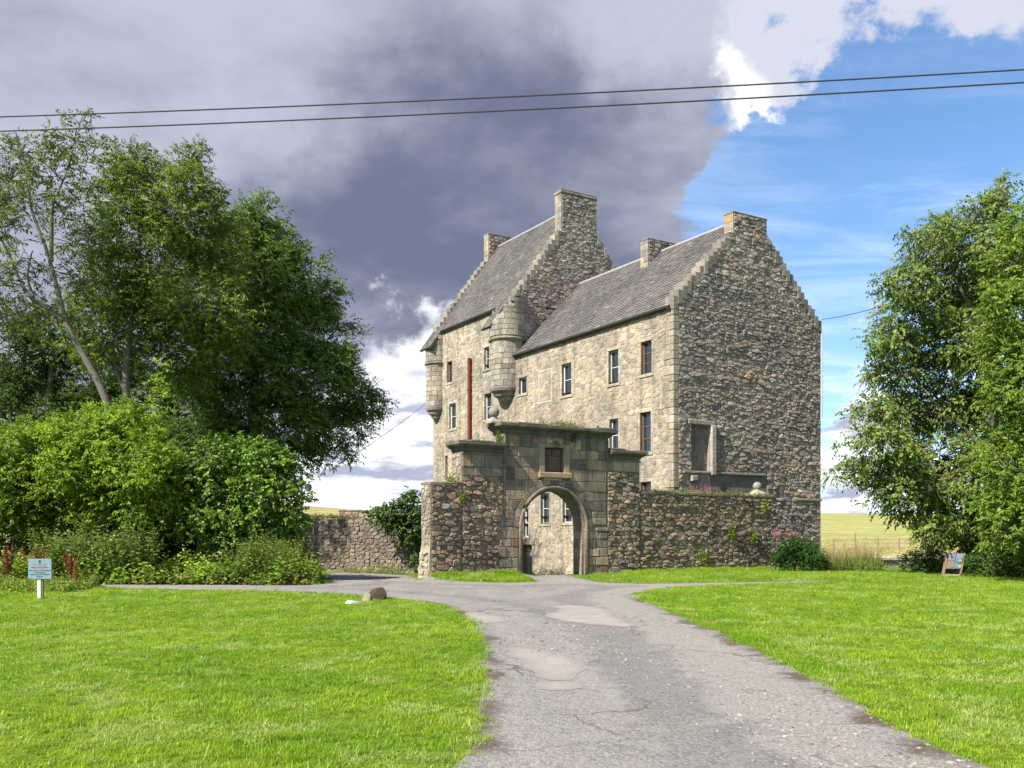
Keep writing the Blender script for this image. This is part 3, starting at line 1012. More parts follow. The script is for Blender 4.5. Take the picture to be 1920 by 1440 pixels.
# dressed corner stones
def quoins(P, Q, z0, z1, pal, along, parent, mat, seed):
    """blocks that turn a corner: P and Q are the two faces, a = 0 (or along) at the corner"""
    r = random.Random(seed)
    z = z0
    k = 0
    while z < z1 - .1:
        h = r.uniform(.28, .42)
        if z + h > z1: h = z1 - z
        la, lb = (.52, .26) if k % 2 else (.27, .30)
        la *= r.uniform(.85, 1.15); lb *= r.uniform(.85, 1.1)
        mb = MB()
        c = pick(pal)
        e = .014
        A = P.o + P.d * along
        def V(x, y, zz): return Vector((A.x + P.d.x * x + P.n.x * y, A.y + P.d.y * x + P.n.y * y, zz))
        o = .022 + r.uniform(0, .02)
        v = []
        for zz, i in ((z + e, 0.0), (z + e * 2, 1), (z + h - e * 2, 1), (z + h - e, 0.0)):
            m = o if i else o - .012
            v += [V(-m, m, zz), V(la, m, zz), V(la, -.02, zz), V(-m, -lb, zz), V(.1, -lb, zz)]
        f = []
        for i in range(3):
            b = i * 5
            f += [(b, b + 1, b + 6, b + 5), (b + 1, b + 2, b + 7, b + 6), (b + 3, b, b + 5, b + 8)]
        f += [(0, 3, 4, 2, 1), (15, 16, 17, 19, 18)]
        mb.add(v, f, c)
        ctr = V(0, 0, z + h / 2)
        mb.build('quoin', mat, parent, ctr)
        z += h
        k += 1


quoins(FAC, GAB, 1.9, W_EAVE - .05, PAL_FAC, 0.0, wall_o, M['facade'], 4)


def build_window(P, rect, rows, fcol, depth, scol, mat, sur=True):
    a0, a1, z0, z1 = rect
    fr = MB()
    w, db = .055, -depth + .06
    dd = -depth - .02
    for (b0, b1, y0, y1) in ((a0, a0 + w, z0, z1), (a1 - w, a1, z0, z1), (a0 + w, a1 - w, z0, z0 + w), (a0 + w, a1 - w, z1 - w, z1)):
        fr.frame_box(P, b0, b1, y0, y1, dd, db, fcol, .008)
    win = fr.build('window', M['wood'], castle, P((a0 + a1) / 2, z0, -depth))
    ph = (z1 - z0 - 2 * w) / rows
    for i in range(rows):
        pb = MB()
        tilt = random.uniform(-.008, .008)
        y0, y1 = z0 + w + i * ph + (.016 if i else 0), z0 + w + (i + 1) * ph - (.016 if i < rows - 1 else 0)
        pb.quad(P(a0 + w, y0, -depth + .02), P(a1 - w, y0, -depth + .02 + tilt), P(a1 - w, y1, -depth + .02), P(a0 + w, y1, -depth + .02 - tilt))
        pb.build('pane', M['glass'], win)
        if i < rows - 1:
            b = MB()
            b.frame_box(P, a0 + w, a1 - w, y1, y1 + .032, -depth, -depth + .05, fcol if fcol != PALE else WHITE, .006)
            b.build('glazing_bar', M['wood'], win)
    if sur:
        o = .016
        for nm, (b0, b1, y0, y1) in (('sill', (a0 - .14, a1 + .14, z0 - .15, z0)), ('lintel', (a0 - .16, a1 + .16, z1, z1 + .18))):
            b = MB(); b.frame_box(P, b0, b1, y0 + .006, y1 - .004, -.04, o + (.03 if nm == 'sill' else 0) + random.uniform(0, .008), pick(scol), .012)
            b.build(nm, mat, win)
        for sgn in (0, 1):
            z = z0
            k = sgn
            while z < z1 - .02:
                h = min(random.uniform(.34, .5), z1 - z)
                wd = random.uniform(.11, .15) if k % 2 else random.uniform(.13, .158)
                b0, b1 = (a0 - wd, a0) if sgn == 0 else (a1, a1 + wd)
                b = MB(); b.frame_box(P, b0, b1, z + .006, z + h - .006, -.04, o + random.uniform(0, .01), pick(scol), .012)
                b.build('jamb', mat, win)
                z += h; k += 1
    return win


PAL_DRESS = [(2, (.37, .335, .265)), (1, (.33, .30, .24)), (1, (.41, .38, .31))]
for r_, n_, c_, w_ in WIN:
    build_window(FAC, r_, n_, c_, .20, PAL_DRESS, M['facade'])
build_window(TGB, TG_WIN, 2, WOOD, .2, PAL_GAB, M['gable'])
# blocked window: pale dressed margins round the filled opening
mb = MB()
b = BLOCKED
for q in ((b[0] - .11, b[0] - .01, b[2], b[3]), (b[1] + .01, b[1] + .11, b[2], b[3]), (b[0] - .11, b[1] + .11, b[2] - .11, b[2] - .006), (b[0] - .11, b[1] + .11, b[3] + .006, b[3] + .12)):
    mb.frame_box(FAC, *q, -.02, .022, (.44, .42, .36), .01)
mb.build('blocked_window', M['facade'], castle)
# door in the yard
dr = MB()
a0, a1, z0, z1 = DOOR
dr.frame_box(FAC, a0, a0 + .08, z0, z1, -.3, -.14, (.20, .10, .045), .01); dr.frame_box(FAC, a1 - .08, a1, z0, z1, -.3, -.14, (.20, .10, .045), .01)
dr.frame_box(FAC, a0 + .08, a1 - .08, z1 - .09, z1, -.3, -.14, (.20, .10, .045), .01)
door_o = dr.build('door', M['wood'], castle, FAC((a0 + a1) / 2, z0, -.2))
npk = 6
for i in range(npk):
    w = (a1 - a0 - .16) / npk
    pk = MB(); pk.frame_box(FAC, a0 + .08 + i * w + .006, a0 + .08 + (i + 1) * w - .006, z0, z1 - .09, -.28, -.20, jit((.24, .17, .10)), .01)
    pk.build('plank', M['wood'], door_o)
nt_ = MB(); nt_.frame_box(FAC, a0 + .25, a0 + .55, z1 - .62, z1 - .42, -.2, -.19, (.7, .7, .68)); nt_.build('notice', M['plain'], door_o)
ln = MB(); ln.frame_box(FAC, a0 - .25, a1 + .25, z1 + .004, z1 + .26, -.05, .05, (.30, .23, .16), .03); ln.build('lintel', M['facade'], door_o)


# ------------------------------------------------------------------ roofs
def slate_roof(name, t0, t1, s_lo, s_hi, z_at_s0, slope, seed, parent):
    """deck plus courses of slates; s runs in from the front wall line"""
    r = random.Random(seed)
    L = math.hypot(1, slope)
    ca, sa = 1 / L, slope / L
    base = CORNER

    def R(t, q, up):
        s = s_lo + q * ca - up * sa
        z = z_at_s0 + slope * s_lo + q * sa + up * ca
        p = base + D1 * t + D2 * s
        return Vector((p.x, p.y, z))
    Q = (s_hi - s_lo) * L
    deck = MB()
    v = [R(t, q, u) for u in (-.12, 0) for q in (0, Q) for t in (t0, t1)]
    deck.add(v, [(0, 1, 3, 2), (4, 5, 7, 6), (0, 1, 5, 4), (0, 2, 6, 4), (1, 3, 7, 5), (2, 3, 7, 6)], (.09, .085, .08))
    ro = deck.build(name, M['slate'], parent)
    mb = MB()
    q = 0.0
    course = .185
    row = 0
    while q < Q - .05:
        t = t0 - r.uniform(0, .3)
        qq1 = min(q + course * 1.22, Q)
        while t < t1:
            w = r.uniform(.16, .30)
            ta, tb = max(t, t0) + .006, min(t + w, t1) - .006
            if tb - ta > .04:
                g_ = r.random()
                c = (.140, .134, .128) if g_ < .6 else ((.122, .118, .117) if g_ < .82 else ((.160, .150, .138) if g_ < .97 else (.20, .195, .18)))
                c = jit(c, .09)
                u1, u0 = .030 + r.uniform(0, .016), .004
                dq = r.uniform(-.018, .018)
                a, b_, c_, d_ = R(ta, q + dq, u1), R(tb, q + dq + r.uniform(-.008, .008), u1 + r.uniform(-.004, .006)), R(tb, qq1, u0), R(ta, qq1, u0)
                e, f_ = R(ta, q + dq, 0), R(tb, q + dq, 0)
                mb.add([a, b_, c_, d_, e, f_], [(0, 1, 2, 3), (4, 5, 1, 0), (4, 0, 3), (5, 2, 1)], c)
            t += w
        q += course
        row += 1
    mb.build('slates', M['slate'], ro, kind='stuff')
    return ro, R


slate_roof('roof', .46, T1 - .003, -.16, HALF, W_EAVE + .10, W_SL, 31, castle)
ro2, RT = slate_roof('roof', T1 + .42, T2 - .42, -.16, T_HALF, T_EAVE + .10, T_SL, 32, castle)
# the roof runs down over the two corner turrets
slate_roof('turret_roof', T1 + .58, T1 + 1.62, -1.10, .35, T_EAVE + .13, T_SL, 33, castle)
slate_roof('turret_roof', T2 - 1.35, T2 + .12, -.92, .35, T_EAVE + .13, T_SL, 34, castle)
for nm, t0, t1, zr, ze, hf in (('roof_back', .46, T1, W_RIDGE, W_EAVE, HALF), ('roof_back', T1 + .4, T2 - .4, T_RIDGE, T_EAVE, T_HALF)):
    mb = MB()
    p = lambda t, s, z: Vector((CORNER.x + D1.x * t + D2.x * s, CORNER.y + D1.y * t + D2.y * s, z))
    mb.add([p(t0, hf, zr + .05), p(t1, hf, zr + .05), p(t1, SW + .1, ze), p(t0, SW + .1, ze), p(t0, hf, zr - .1), p(t1, hf, zr - .1), p(t1, SW + .1, ze - .12), p(t0, SW + .1, ze - .12)],
           [(0, 1, 2, 3), (4, 5, 6, 7), (0, 3, 7, 4), (1, 2, 6, 5), (2, 3, 7, 6)], (.12, .115, .11))
    mb.build(nm, M['slate'], castle)
    mb = MB()
    mb.tube([p(t0, hf, zr + .10), p((t0 + t1) / 2, hf, zr + .085), p(t1, hf, zr + .10)], .085, 8, (.30, .29, .30))
    mb.build('ridge', M['lead'], castle)
# gutters along the eaves
for t0, t1, zz in ((.1, T1 - .25, W_EAVE + .0), (T1 + 1.6, T2 - 1.45, T_EAVE + .0)):
    mb = MB()
    mb.tube([FAC(t0, zz - .04, .17), FAC(t1, zz - .03, .17)], .065, 8, (.035, .035, .038))
    mb.build('gutter', M['plain'], castle)


# ------------------------------------------------------------------ crow steps
def crowsteps(P, thick, s0, s1, z0, slope, n, lift, mat, pal, parent, seed, back=0.0, name='crowstep'):
    r = random.Random(seed)
    ds = (s1 - s0) / n
    for i in range(n):
        a0, a1 = s0 + i * ds, s0 + (i + 1) * ds
        lo, hi = (min(a0, a1), max(a0, a1))
        zb = z0 + slope * abs(i * ds) - .22
        zt = z0 + slope * abs(i * ds) + abs(slope * ds) + lift + r.uniform(-.06, .05)
        ex = r.uniform(.0, .05)
        mb = MB()
        mb.frame_box(P, lo - (.03 if ds > 0 else ex - .02), hi + (ex - .02 if ds > 0 else .03), zb, zt, -thick, .035 + r.uniform(0, .045), pick(pal), .028)
        mb.build(name, mat, parent, P((lo + hi) / 2, zb, 0))


PAL_STEP = [(2, (.245, .225, .195)), (2, (.20, .185, .16)), (1, (.30, .27, .215)), (1, (.16, .15, .13))]
crowsteps(GAB, .50, -.02, C0 - .02, W_EAVE + .05, W_SL, 14, .14, M['gable'], PAL_STEP, gable_o, 41)
crowsteps(GAB, .50, SW + .02, C1 + .04, W_EAVE + .05, W_SL, 15, .14, M['gable'], PAL_STEP, gable_o, 42)
crowsteps(TGB, .45, .02, TC0 - .02, T_EAVE + .02, T_SL, 14, .12, M['gable'], PAL_STEP, gable_o, 43)
crowsteps(TGB, .45, SW - .1, TC1 + .05, T_EAVE + .02, T_SL, 15, .12, M['gable'], PAL_STEP, gable_o, 44)
FG2 = Plane(CORNER + D1 * (T2 - .45), D2, -D1)
crowsteps(FG2, .45, .02, 3.8, T_EAVE + .02, T_SL, 15, .16, M['facade'], PAL_STEP, wall_o, 45)


# ------------------------------------------------------------------ chimneys
def chimney(P, s0, s1, z0, z1, thick, mat, pal, seed, front_rubble=None, cap=None):
    core = MB()
    core.frame_box(P, s0, s1, z0, z1, -thick, -.004, (.20, .185, .165))
    ch = core.build('chimney', mat, castle, P((s0 + s1) / 2, z0, -thick / 2))
    side = Plane(P.o + P.d * s0 - P.n * thick, P.n, -P.d)          # the face that looks left
    st = lay_ashlar(side, 0, thick, z0, z1, (.26, .38), (.35, .6), .012, (.008, .02), pal, seed=seed)
    if front_rubble:
        st += lay_rubble(P, [(s0 + .02, z0), (s1 - .02, z0), (s1 - .02, z1), (s0 + .02, z1)], [], (.16, .3), (1.1, 2.0), .045, front_rubble, PAL_GAB, 1, 1, seed + 1)
    emit(st, ch, mat, 'stone', 'rubble', 60)
    if cap:
        c = MB(); c.frame_box(P, s0 - cap, s1 + cap, z1 + .003, z1 + .13, -thick - cap, cap, (.27, .25, .21), .03)
        c.frame_box(P, s0 - cap * .3, s1 + cap * .3, z1 + .133, z1 + .24, -thick - cap * .3, cap * .3, (.15, .14, .12), .04)
        c.build('cope', mat, ch)
    else:
        c = MB(); c.frame_box(P, s0 - .03, s1 + .03, z1 + .003, z1 + .07, -thick - .02, .03, (.21, .205, .195), .02)
        c.build('cope', mat, ch)
    return ch


PAL_CH = [(2, (.36, .33, .26)), (2, (.28, .255, .21)), (1, (.22, .205, .18)), (.6, (.33, .24, .12))]
chimney(GAB, C0, C1, W_RIDGE - 1.3, W_RIDGE + .05, .58, M['gable'], PAL_CH, 51)
chimney(TGB, TC0, TC1, 18.3, 21.45, .68, M['gable'], PAL_CH, 53, None, .06)
MCH = Plane(CORNER + D1 * 6.3, D2, -D1)
chimney(MCH, 3.79, 5.75, W_RIDGE - 1.2, 16.8, .62, M['gable'], PAL_CH, 55, (.02, .06))
FCH = Plane(CORNER + D1 * 23.0, D2, -D1)
chimney(FCH, 3.84, 5.6, T_RIDGE - 1.6, 21.75, .62, M['gable'], PAL_CH, 57, (.02, .06))


# ------------------------------------------------------------------ corner turrets
def turret(tc, sc, r, z_lo, z_mid, z_hi, z_tip, a_from, a_to, seed, pal, skew=0):
    """corbelled round turret: body of ashlar, a string course, a moulded corbel"""
    rd = random.Random(seed)
    ctr = CORNER + D1 * tc + D2 * sc
    base_ang = math.atan2(FAC.n.y, FAC.n.x)
    core = MB()
    core.lathe((ctr.x, ctr.y), [(r - .03, z_lo - .1), (r - .03, T_EAVE - T_SL * (r + .12))], 28, (.22, .21, .185))
    # the half next to the gable is carried up as a sloping skew
    NS = 14
    rim = []
    for k in range(NS + 1):
        q = skew * math.pi / 2 + math.pi * (k / NS - .5)
        so, to = -r * math.cos(q), -r * math.sin(q)
        rim.append((so * 1.0, to))
    def SK(so, to, up):
        p = ctr + D2 * so + D1 * to
        return Vector((p.x, p.y, min(T_EAVE + T_SL * (sc + so) + up, 15.0)))
    if skew:
        vv = [SK(a_, b_, -1.9) for a_, b_ in rim] + [SK(a_, b_, .30) for a_, b_ in rim]
        nn_ = NS + 1
        core.add(vv, [(k, (k + 1) % nn_, nn_ + (k + 1) % nn_, nn_ + k) for k in range(nn_)] + [tuple(range(nn_, 2 * nn_))], (.27, .25, .21))
    tu = core.build('turret', M['facade'], castle, (ctr.x, ctr.y, z_lo), smooth=True)
    z = z_lo
    while z < z_hi + 2.6:
        h = rd.uniform(.27, .36)
        if abs(z - z_mid) < .12: z = z_mid + .12
        a = a_from - rd.uniform(0, .4)
        while a < a_to:
            w = rd.uniform(.42, .75) / r * .82
            b0, b1 = max(a, a_from), min(a + w, a_to)
            a += w
            if b1 - b0 < .06: continue
            ang = base_ang + (b0 + b1) / 2
            sdep = sc + r * (math.cos(ang) * D2.x + math.sin(ang) * D2.y)
            tdep = tc + r * (math.cos(ang) * D1.x + math.sin(ang) * D1.y)
            ztop = T_EAVE + T_SL * sdep + (.30 if skew and (tdep - tc) * skew < -.03 else -.02)
            z2 = min(z + h, ztop, 15.02)
            if z2 - z < .08: continue
            mb = MB()
            rr = r + (.05 if z > z_mid else 0) + rd.uniform(0, .012)
            e = .008
            n = 3
            v = []
            for ri, ins in ((r - .06, 0), (rr - .012, 0), (rr, .012)):
                for zz in (z + e + ins, z2 - e - ins):
                    for k in range(n + 1):
                        q0, q1 = b0 + e / r + ins / r, b1 - e / r - ins / r
                        q = base_ang + q0 + (q1 - q0) * k / n
                        v.append(Vector((ctr.x + ri * math.cos(q), ctr.y + ri * math.sin(q), zz)))
            m = n + 1
            f = []
            for k in range(n):
                f += [(4 * m + k, 4 * m + k + 1, 5 * m + k + 1, 5 * m + k)]
                for L_ in (0, 2 * m):
                    f += [(L_ + k, L_ + k + 1, L_ + 2 * m + k + 1, L_ + 2 * m + k), (L_ + m + k, L_ + m + k + 1, L_ + 3 * m + k + 1, L_ + 3 * m + k)]
            for L_ in (0, 2 * m):
                f += [(L_, L_ + m, L_ + 3 * m, L_ + 2 * m), (L_ + n, L_ + m + n, L_ + 3 * m + n, L_ + 2 * m + n)]
            mb.add(v, f, pick(pal))
            mid = Vector((ctr.x + r * math.cos(ang), ctr.y + r * math.sin(ang), (z + z2) / 2))
            mb.build('ashlar_block', M['facade'], tu, mid)
        z += h
    sm = MB()
    sm.lathe((ctr.x, ctr.y), [(r - .02, z_mid - .09), (r + .06, z_mid - .07), (r + .13, z_mid + .01), (r + .13, z_mid + .06), (r + .06, z_mid + .10), (r - .02, z_mid + .11)], 36, (.26, .24, .20))
    sm.build('string_course', M['facade'], tu, smooth=True)
    zt = z_tip
    H = z_lo - z_tip
    prof = [(.06, zt), (r * .30, zt + H * .10), (r * .34, zt + H * .22), (r * .52, zt + H * .26), (r * .58, zt + H * .40), (r * .56, zt + H * .44),
            (r * .76, zt + H * .50), (r * .82, zt + H * .64), (r * .80, zt + H * .68), (r * 1.0, zt + H * .76), (r * 1.06, zt + H * .90), (r * 1.06, zt + H * .99), (r * .9, zt + H)]
    cb = MB()
    cb.lathe((ctr.x, ctr.y), prof, 32, (.27, .25, .215))
    cb.build('corbel', M['gable'], tu)


PAL_TUR = [(2, (.325, .295, .24)), (2, (.285, .262, .215)), (1, (.25, .232, .20)), (1, (.36, .335, .28))]
turret(T1 + .55, .0, .95, 9.85, 12.5, 14.0, 8.85, -2.0, 2.95, 61, PAL_TUR, 1)
turret(T2 - .62, .02, .74, 9.80, 12.55, 14.0, 8.8, -1.65, 1.9, 62, PAL_TUR)

# rust red pipe against the tower front, thin grey pipe on the gable edge
mb = MB()
pa, _ = FAC.pix(884, 700)
ztop, zbot = FAC.pix(884, 672)[1], FAC.pix(884, 905)[1]
mb.tube([FAC(pa, zbot, .15), FAC(pa, ztop, .15)], .115, 10, (.135, .032, .018))
for zz in np.linspace(zbot + .6, ztop - .3, 5):
    mb.tube([FAC(pa, zz, .15), FAC(pa, zz + .1, .15)], .135, 10, (.11, .028, .017))
    mb.frame_box(FAC, pa - .05, pa + .05, zz, zz + .08, -.02, .06, (.10, .04, .03))
mb.build('flue_pipe', M['rust'], castle)
mb = MB()
pa2 = GAB.pix(1538, 700)[0]
mb.tube([GAB(pa2, GAB.pix(1538, 783)[1], .12), GAB(pa2, GAB.pix(1538, 618)[1], .12)], .032, 8, (.40, .37, .32))
mb.build('down_pipe', M['plain'], castle)

# ------------------------------------------------------------------ gateway and its walls
gp = GATE.pix
S_STUB, S_L, S_CL, S_CR, S_R, S_END = gp(808, 1000)[0], gp(866, 900)[0], gp(944, 850)[0], gp(1140, 850)[0], gp(1199, 900)[0], gp(1447, 1000)[0]
Z_C, Z_S, Z_SR = gp(1040, 803)[1], gp(905, 831)[1], gp(1180, 850)[1]
Z_S = (Z_S + Z_SR) / 2
AL, AR = gp(980, 1000)[0], gp(1096, 1000)[0]
A_M, A_R = (AL + AR) / 2, (AR - AL) / 2
Z_SPR = gp(1040, 919)[1] - A_R
RING = .36
gate = empty('stone_gateway', GATE(A_M, 0), 'old stepped stone gateway with round arch, moulded cornice and empty panel frame above', 'gateway')
PAN = (gp(1021, 860)[0], gp(1056, 860)[0], gp(1038, 886)[1], gp(1038, 840)[1])
PANO = (gp(1010, 860)[0], gp(1068, 860)[0], gp(1038, 894)[1], gp(1038, 833)[1])

core = MB()
NA = 20
arch = [(A_M + A_R * math.cos(math.pi * k / NA), Z_SPR + A_R * math.sin(math.pi * k / NA)) for k in range(NA + 1)]
out = [(S_L, -.3), (AL, -.3)] + arch[::-1] + [(AR, -.3), (S_R, -.3), (S_R, Z_S), (S_CR, Z_S), (S_CR, Z_C), (S_CL, Z_C), (S_CL, Z_S), (S_L, Z_S)]
nO = len(out)


def arch_core(mb, P, d, col):
    """front (or back) face of the gateway, split so that no face is concave"""
    za = Z_SPR + A_R + .02
    mb.quad(P(S_L, -.3, d), P(AL, -.3, d), P(AL, za, d), P(S_L, za, d), col)
    mb.quad(P(AR, -.3, d), P(S_R, -.3, d), P(S_R, za, d), P(AR, za, d), col)
    for k in range(NA):
        (x0, z0), (x1, z1) = arch[k], arch[k + 1]
        mb.quad(P(x0, z0, d), P(x1, z1, d), P(x1, za, d), P(x0, za, d), col)
    if d == 0:
        holed_panel(mb, P, S_L, S_R, za, Z_S, [PAN], .16, col, d)
        holed_panel(mb, P, S_CL, S_CR, Z_S, Z_C, [PAN], .16, col, d)
    else:
        mb.quad(P(S_L, za, d), P(S_R, za, d), P(S_R, Z_S, d), P(S_L, Z_S, d), col)
        mb.quad(P(S_CL, Z_S, d), P(S_CR, Z_S, d), P(S_CR, Z_C, d), P(S_CL, Z_C, d), col)


MG = (.17, .155, .13)
arch_core(core, GATE, 0, MG); arch_core(core, GATE, -WTH, (.3, .27, .2))
for i in range(nO):
    p, q = out[i], out[(i + 1) % nO]
    if i == nO - 0: continue
    core.quad(GATE(p[0], p[1], 0), GATE(q[0], q[1], 0), GATE(q[0], q[1], -WTH), GATE(p[0], p[1], -WTH), (.19, .165, .14))
core.quad(GATE(PAN[0], PAN[2], -.16), GATE(PAN[1], PAN[2], -.16), GATE(PAN[1], PAN[3], -.16), GATE(PAN[0], PAN[3], -.16), (.13, .105, .085))
core_o = core.build('wall', M['ashlar'], gate)

A_ST = []
RO = A_R + RING
ash_holes = [(PANO[0] - .005, PANO[1] + .005, PANO[2] - .005, PANO[3] + .005)]
z895 = gp(905, 893)[1]


def arch_cut(poly):
    """keep the stone clear of the ring of voussoirs"""
    cx, cz = centroid(poly)
    if all(math.hypot(p[0] - A_M, p[1] - Z_SPR) > RO or p[1] < Z_SPR for p in poly) and not (abs(cx - A_M) < RO and cz < Z_SPR): return poly
    dx, dz = cx - A_M, cz - Z_SPR
    L = math.hypot(dx, dz)
    if L < 1e-4: return []
    dx, dz = dx / L, dz / L
    return clip(poly, -dx, -dz, -(dx * A_M + dz * Z_SPR + RO * .995))


def add_ash(a0, a1, z0, z1, course, width, pal, seed, h=(.012, .032), joint=.014):
    rnd = random.Random(seed)
    for c in ashlar_cells(a0, a1, z0, z1, course, width, ash_holes, rnd):
        if c and max(p[1] for p in c) > Z_SPR and c[0][1] < Z_SPR + RO: c = arch_cut(c)
        if len(c) < 3 or area(c) < .012: continue
        s = ashlar_stone(GATE, c, joint, h, pick(pal), rnd); s.bias = 3
        A_ST.append(s)


zf = Z_C - .30          # underside of the frieze
add_ash(S_CL + .10, S_CR - .10, Z_SPR + .62, zf, (.34, .46), (.55, .95), PAL_ASH, 71)
add_ash(AL - RING - .45, S_CL + .095, z895 - 1.0, Z_S - .34, (.34, .46), (.5, .8), PAL_ASH, 72)
add_ash(S_L + .01, AL - RING - .455, z895, Z_S - .34, (.30, .38), (.5, .85), PAL_ASH, 73)
add_ash(S_CR - .095, S_R - .01, gp(1170, 885)[1], Z_S - .34, (.30, .40), (.5, .8), PAL_ASH, 74)
add_ash(AR + RING, S_CR - .10, Z_SPR + .10, Z_SPR + .615, (.25, .30), (.3, .5), PAL_ASH, 75)
add_ash(S_CL + .10, AL - RING + .1, Z_SPR + .02, Z_SPR + .615, (.25, .30), (.4, .6), PAL_ASH, 76)
# jamb stones beside the arch: long and short work
for side, sgn, seed in ((AL, -1, 77), (AR, 1, 78)):
    r = random.Random(seed)
    z = -.02
    k = 0
    while z < Z_SPR - .05:
        h = r.uniform(.27, .40)
        if Z_SPR - z - h < .15: h = Z_SPR - z
        x = side + sgn * .20
        widths = ((.30, .62) if k % 2 else (.48, .40)) if sgn > 0 else ((.28, .50) if k % 2 else (.52, .33))
        for w in widths:
            a0, a1 = sorted((x, x + sgn * w))
            s = ashlar_stone(GATE, [(a0, z), (a1, z), (a1, z + h), (a0, z + h)], .02, (.02, .055), pick(PAL_JAMB), r); s.bias = 3
            A_ST.append(s)
            x += sgn * w
        s = ashlar_stone(GATE, [(min(side, side + sgn * .195), z), (max(side, side + sgn * .195), z), (max(side, side + sgn * .195), z + h), (min(side, side + sgn * .195), z + h)], .012, (.0, .012), pick(PAL_JAMB), r); s.bias = 3
        A_ST.append(s)
        # blocks lining the passage
        LIN = Plane(GATE(side, 0), -GATE.n, Vector((-sgn * GATE.d.x, -sgn * GATE.d.y, 0)))
        s = ashlar_stone(LIN, [(.03, z), (.03 + .36, z), (.39, z + h), (.03, z + h)] if k % 2 else [(.03, z), (.7, z), (.7, z + h), (.03, z + h)], .014, (.004, .014), pick(PAL_JAMB), r); s.bias = 3
        A_ST.append(s)
        z += h; k += 1
emit(A_ST, core_o, M['ashlar'], 'ashlar_block', 'ashlar_rest', 300)
NV = 15
for k in range(NV):
    q0, q1 = math.pi * k / NV + .006, math.pi * (k + 1) / NV - .006
    mb = MB()
    dd = .03 + random.uniform(0, .012)
    v = []
    for rr, d in ((A_R + .20, -.05), (A_R + .20, dd), (RO + random.uniform(-.03, .05), dd), (RO, -.05)):
        for j in range(4):
            q = q0 + (q1 - q0) * j / 3
            v.append(GATE(A_M + rr * math.cos(q), Z_SPR + rr * math.sin(q), d))
    f = []
    for L_ in range(3):
        f += [(L_ * 4 + j, L_ * 4 + j + 1, L_ * 4 + j + 5, L_ * 4 + j + 4) for j in range(3)]
    f += [(0, 4, 8, 12), (3, 7, 11, 15)]
    mb.add(v, f, pick(PAL_ASH if 1 < k < NV - 2 else PAL_JAMB))
    q = (q0 + q1) / 2
    mb.build('voussoir', M['ashlar'], core_o, GATE(A_M + (A_R + .25) * math.cos(q), Z_SPR + (A_R + .25) * math.sin(q)))
# roll moulding round the opening
rm = MB()
path = [(AR + .10, -.05)] + [(A_M + (A_R + .10) * math.cos(math.pi * k / 28), Z_SPR + (A_R + .10) * math.sin(math.pi * k / 28)) for k in range(29)] + [(AL - .10, -.05)]
rm.tube([GATE(p[0], p[1], .012) for p in path], .085, 10, (.20, .165, .135))
rm.build('arch_moulding', M['ashlar'], gate, smooth=True)
rm = MB()
path = [(AR + .005, -.05)] + [(A_M + (A_R + .005) * math.cos(math.pi * k / 28), Z_SPR + (A_R + .005) * math.sin(math.pi * k / 28)) for k in range(29)] + [(AL - .005, -.05)]
rm.tube([GATE(p[0], p[1], -.10) for p in path], .06, 8, (.18, .15, .125))
rm.build('arch_moulding', M['ashlar'], gate, smooth=True)


def cornice(a0, a1, z, over, ends, seed, h=.30):
    """weathered moulded course standing out from the wall head; ends = overhang past each end"""
    r = random.Random(seed)
    prof = [(0.0, -.30, -.255), (.035, -.255, -.20), (.07, -.20, -.165), (.13, -.165, -.11), (over * .8, -.11, -.055), (over, -.055, .035)]
    mb = MB()
    for dd, b, t_ in prof:
        mb.frame_box(GATE, a0 - ends[0] * dd, a1 + ends[1] * dd, z + b + .001, z + t_, -WTH - .05 * (dd > .1), dd + .02, (.165, .155, .135) if dd < .1 else (.135, .125, .10), .006)
    o = mb.build('cornice', M['ashlar'], gate, GATE((a0 + a1) / 2, z))
    x = a0 - ends[0] * over
    while x < a1 + ends[1] * over - .1:
        w = min(r.uniform(.5, .95), a1 + ends[1] * over - x)
        b = MB(); b.frame_box(GATE, x + .008, x + w - .008, z + .037, z + .07 + r.uniform(-.01, .07), -WTH - .02, over - r.uniform(.02, .12), jit((.16, .15, .11), .2), .03)
        b.build('coping_stone', M['ashlar'], o)
        x += w


cornice(S_CL, S_CR, Z_C, .27, (1, 1), 81)
cornice(S_L, S_CL - .004, Z_S, .25, (1, 0), 82)
cornice(S_CR + .004, S_R, Z_S, .25, (0, 1), 83)
# moulded band that steps round the centre
bd = MB()
zb_ = Z_S - .34
for q in ((S_L - .02, S_CL + .005, zb_ - .05, zb_ + .03), (S_CR - .005, S_R + .02, zb_ - .05, zb_ + .03),
          (S_CL + .008, S_CL + .09, zb_ - .05, Z_C - .385), (S_CR - .09, S_CR - .008, zb_ - .05, Z_C - .385), (S_CL + .008, S_CR - .008, Z_C - .38, Z_C - .315)):
    bd.frame_box(GATE, *q, -.02, .065, (.18, .17, .145), .02)
bd.build('moulded_band', M['ashlar'], gate)
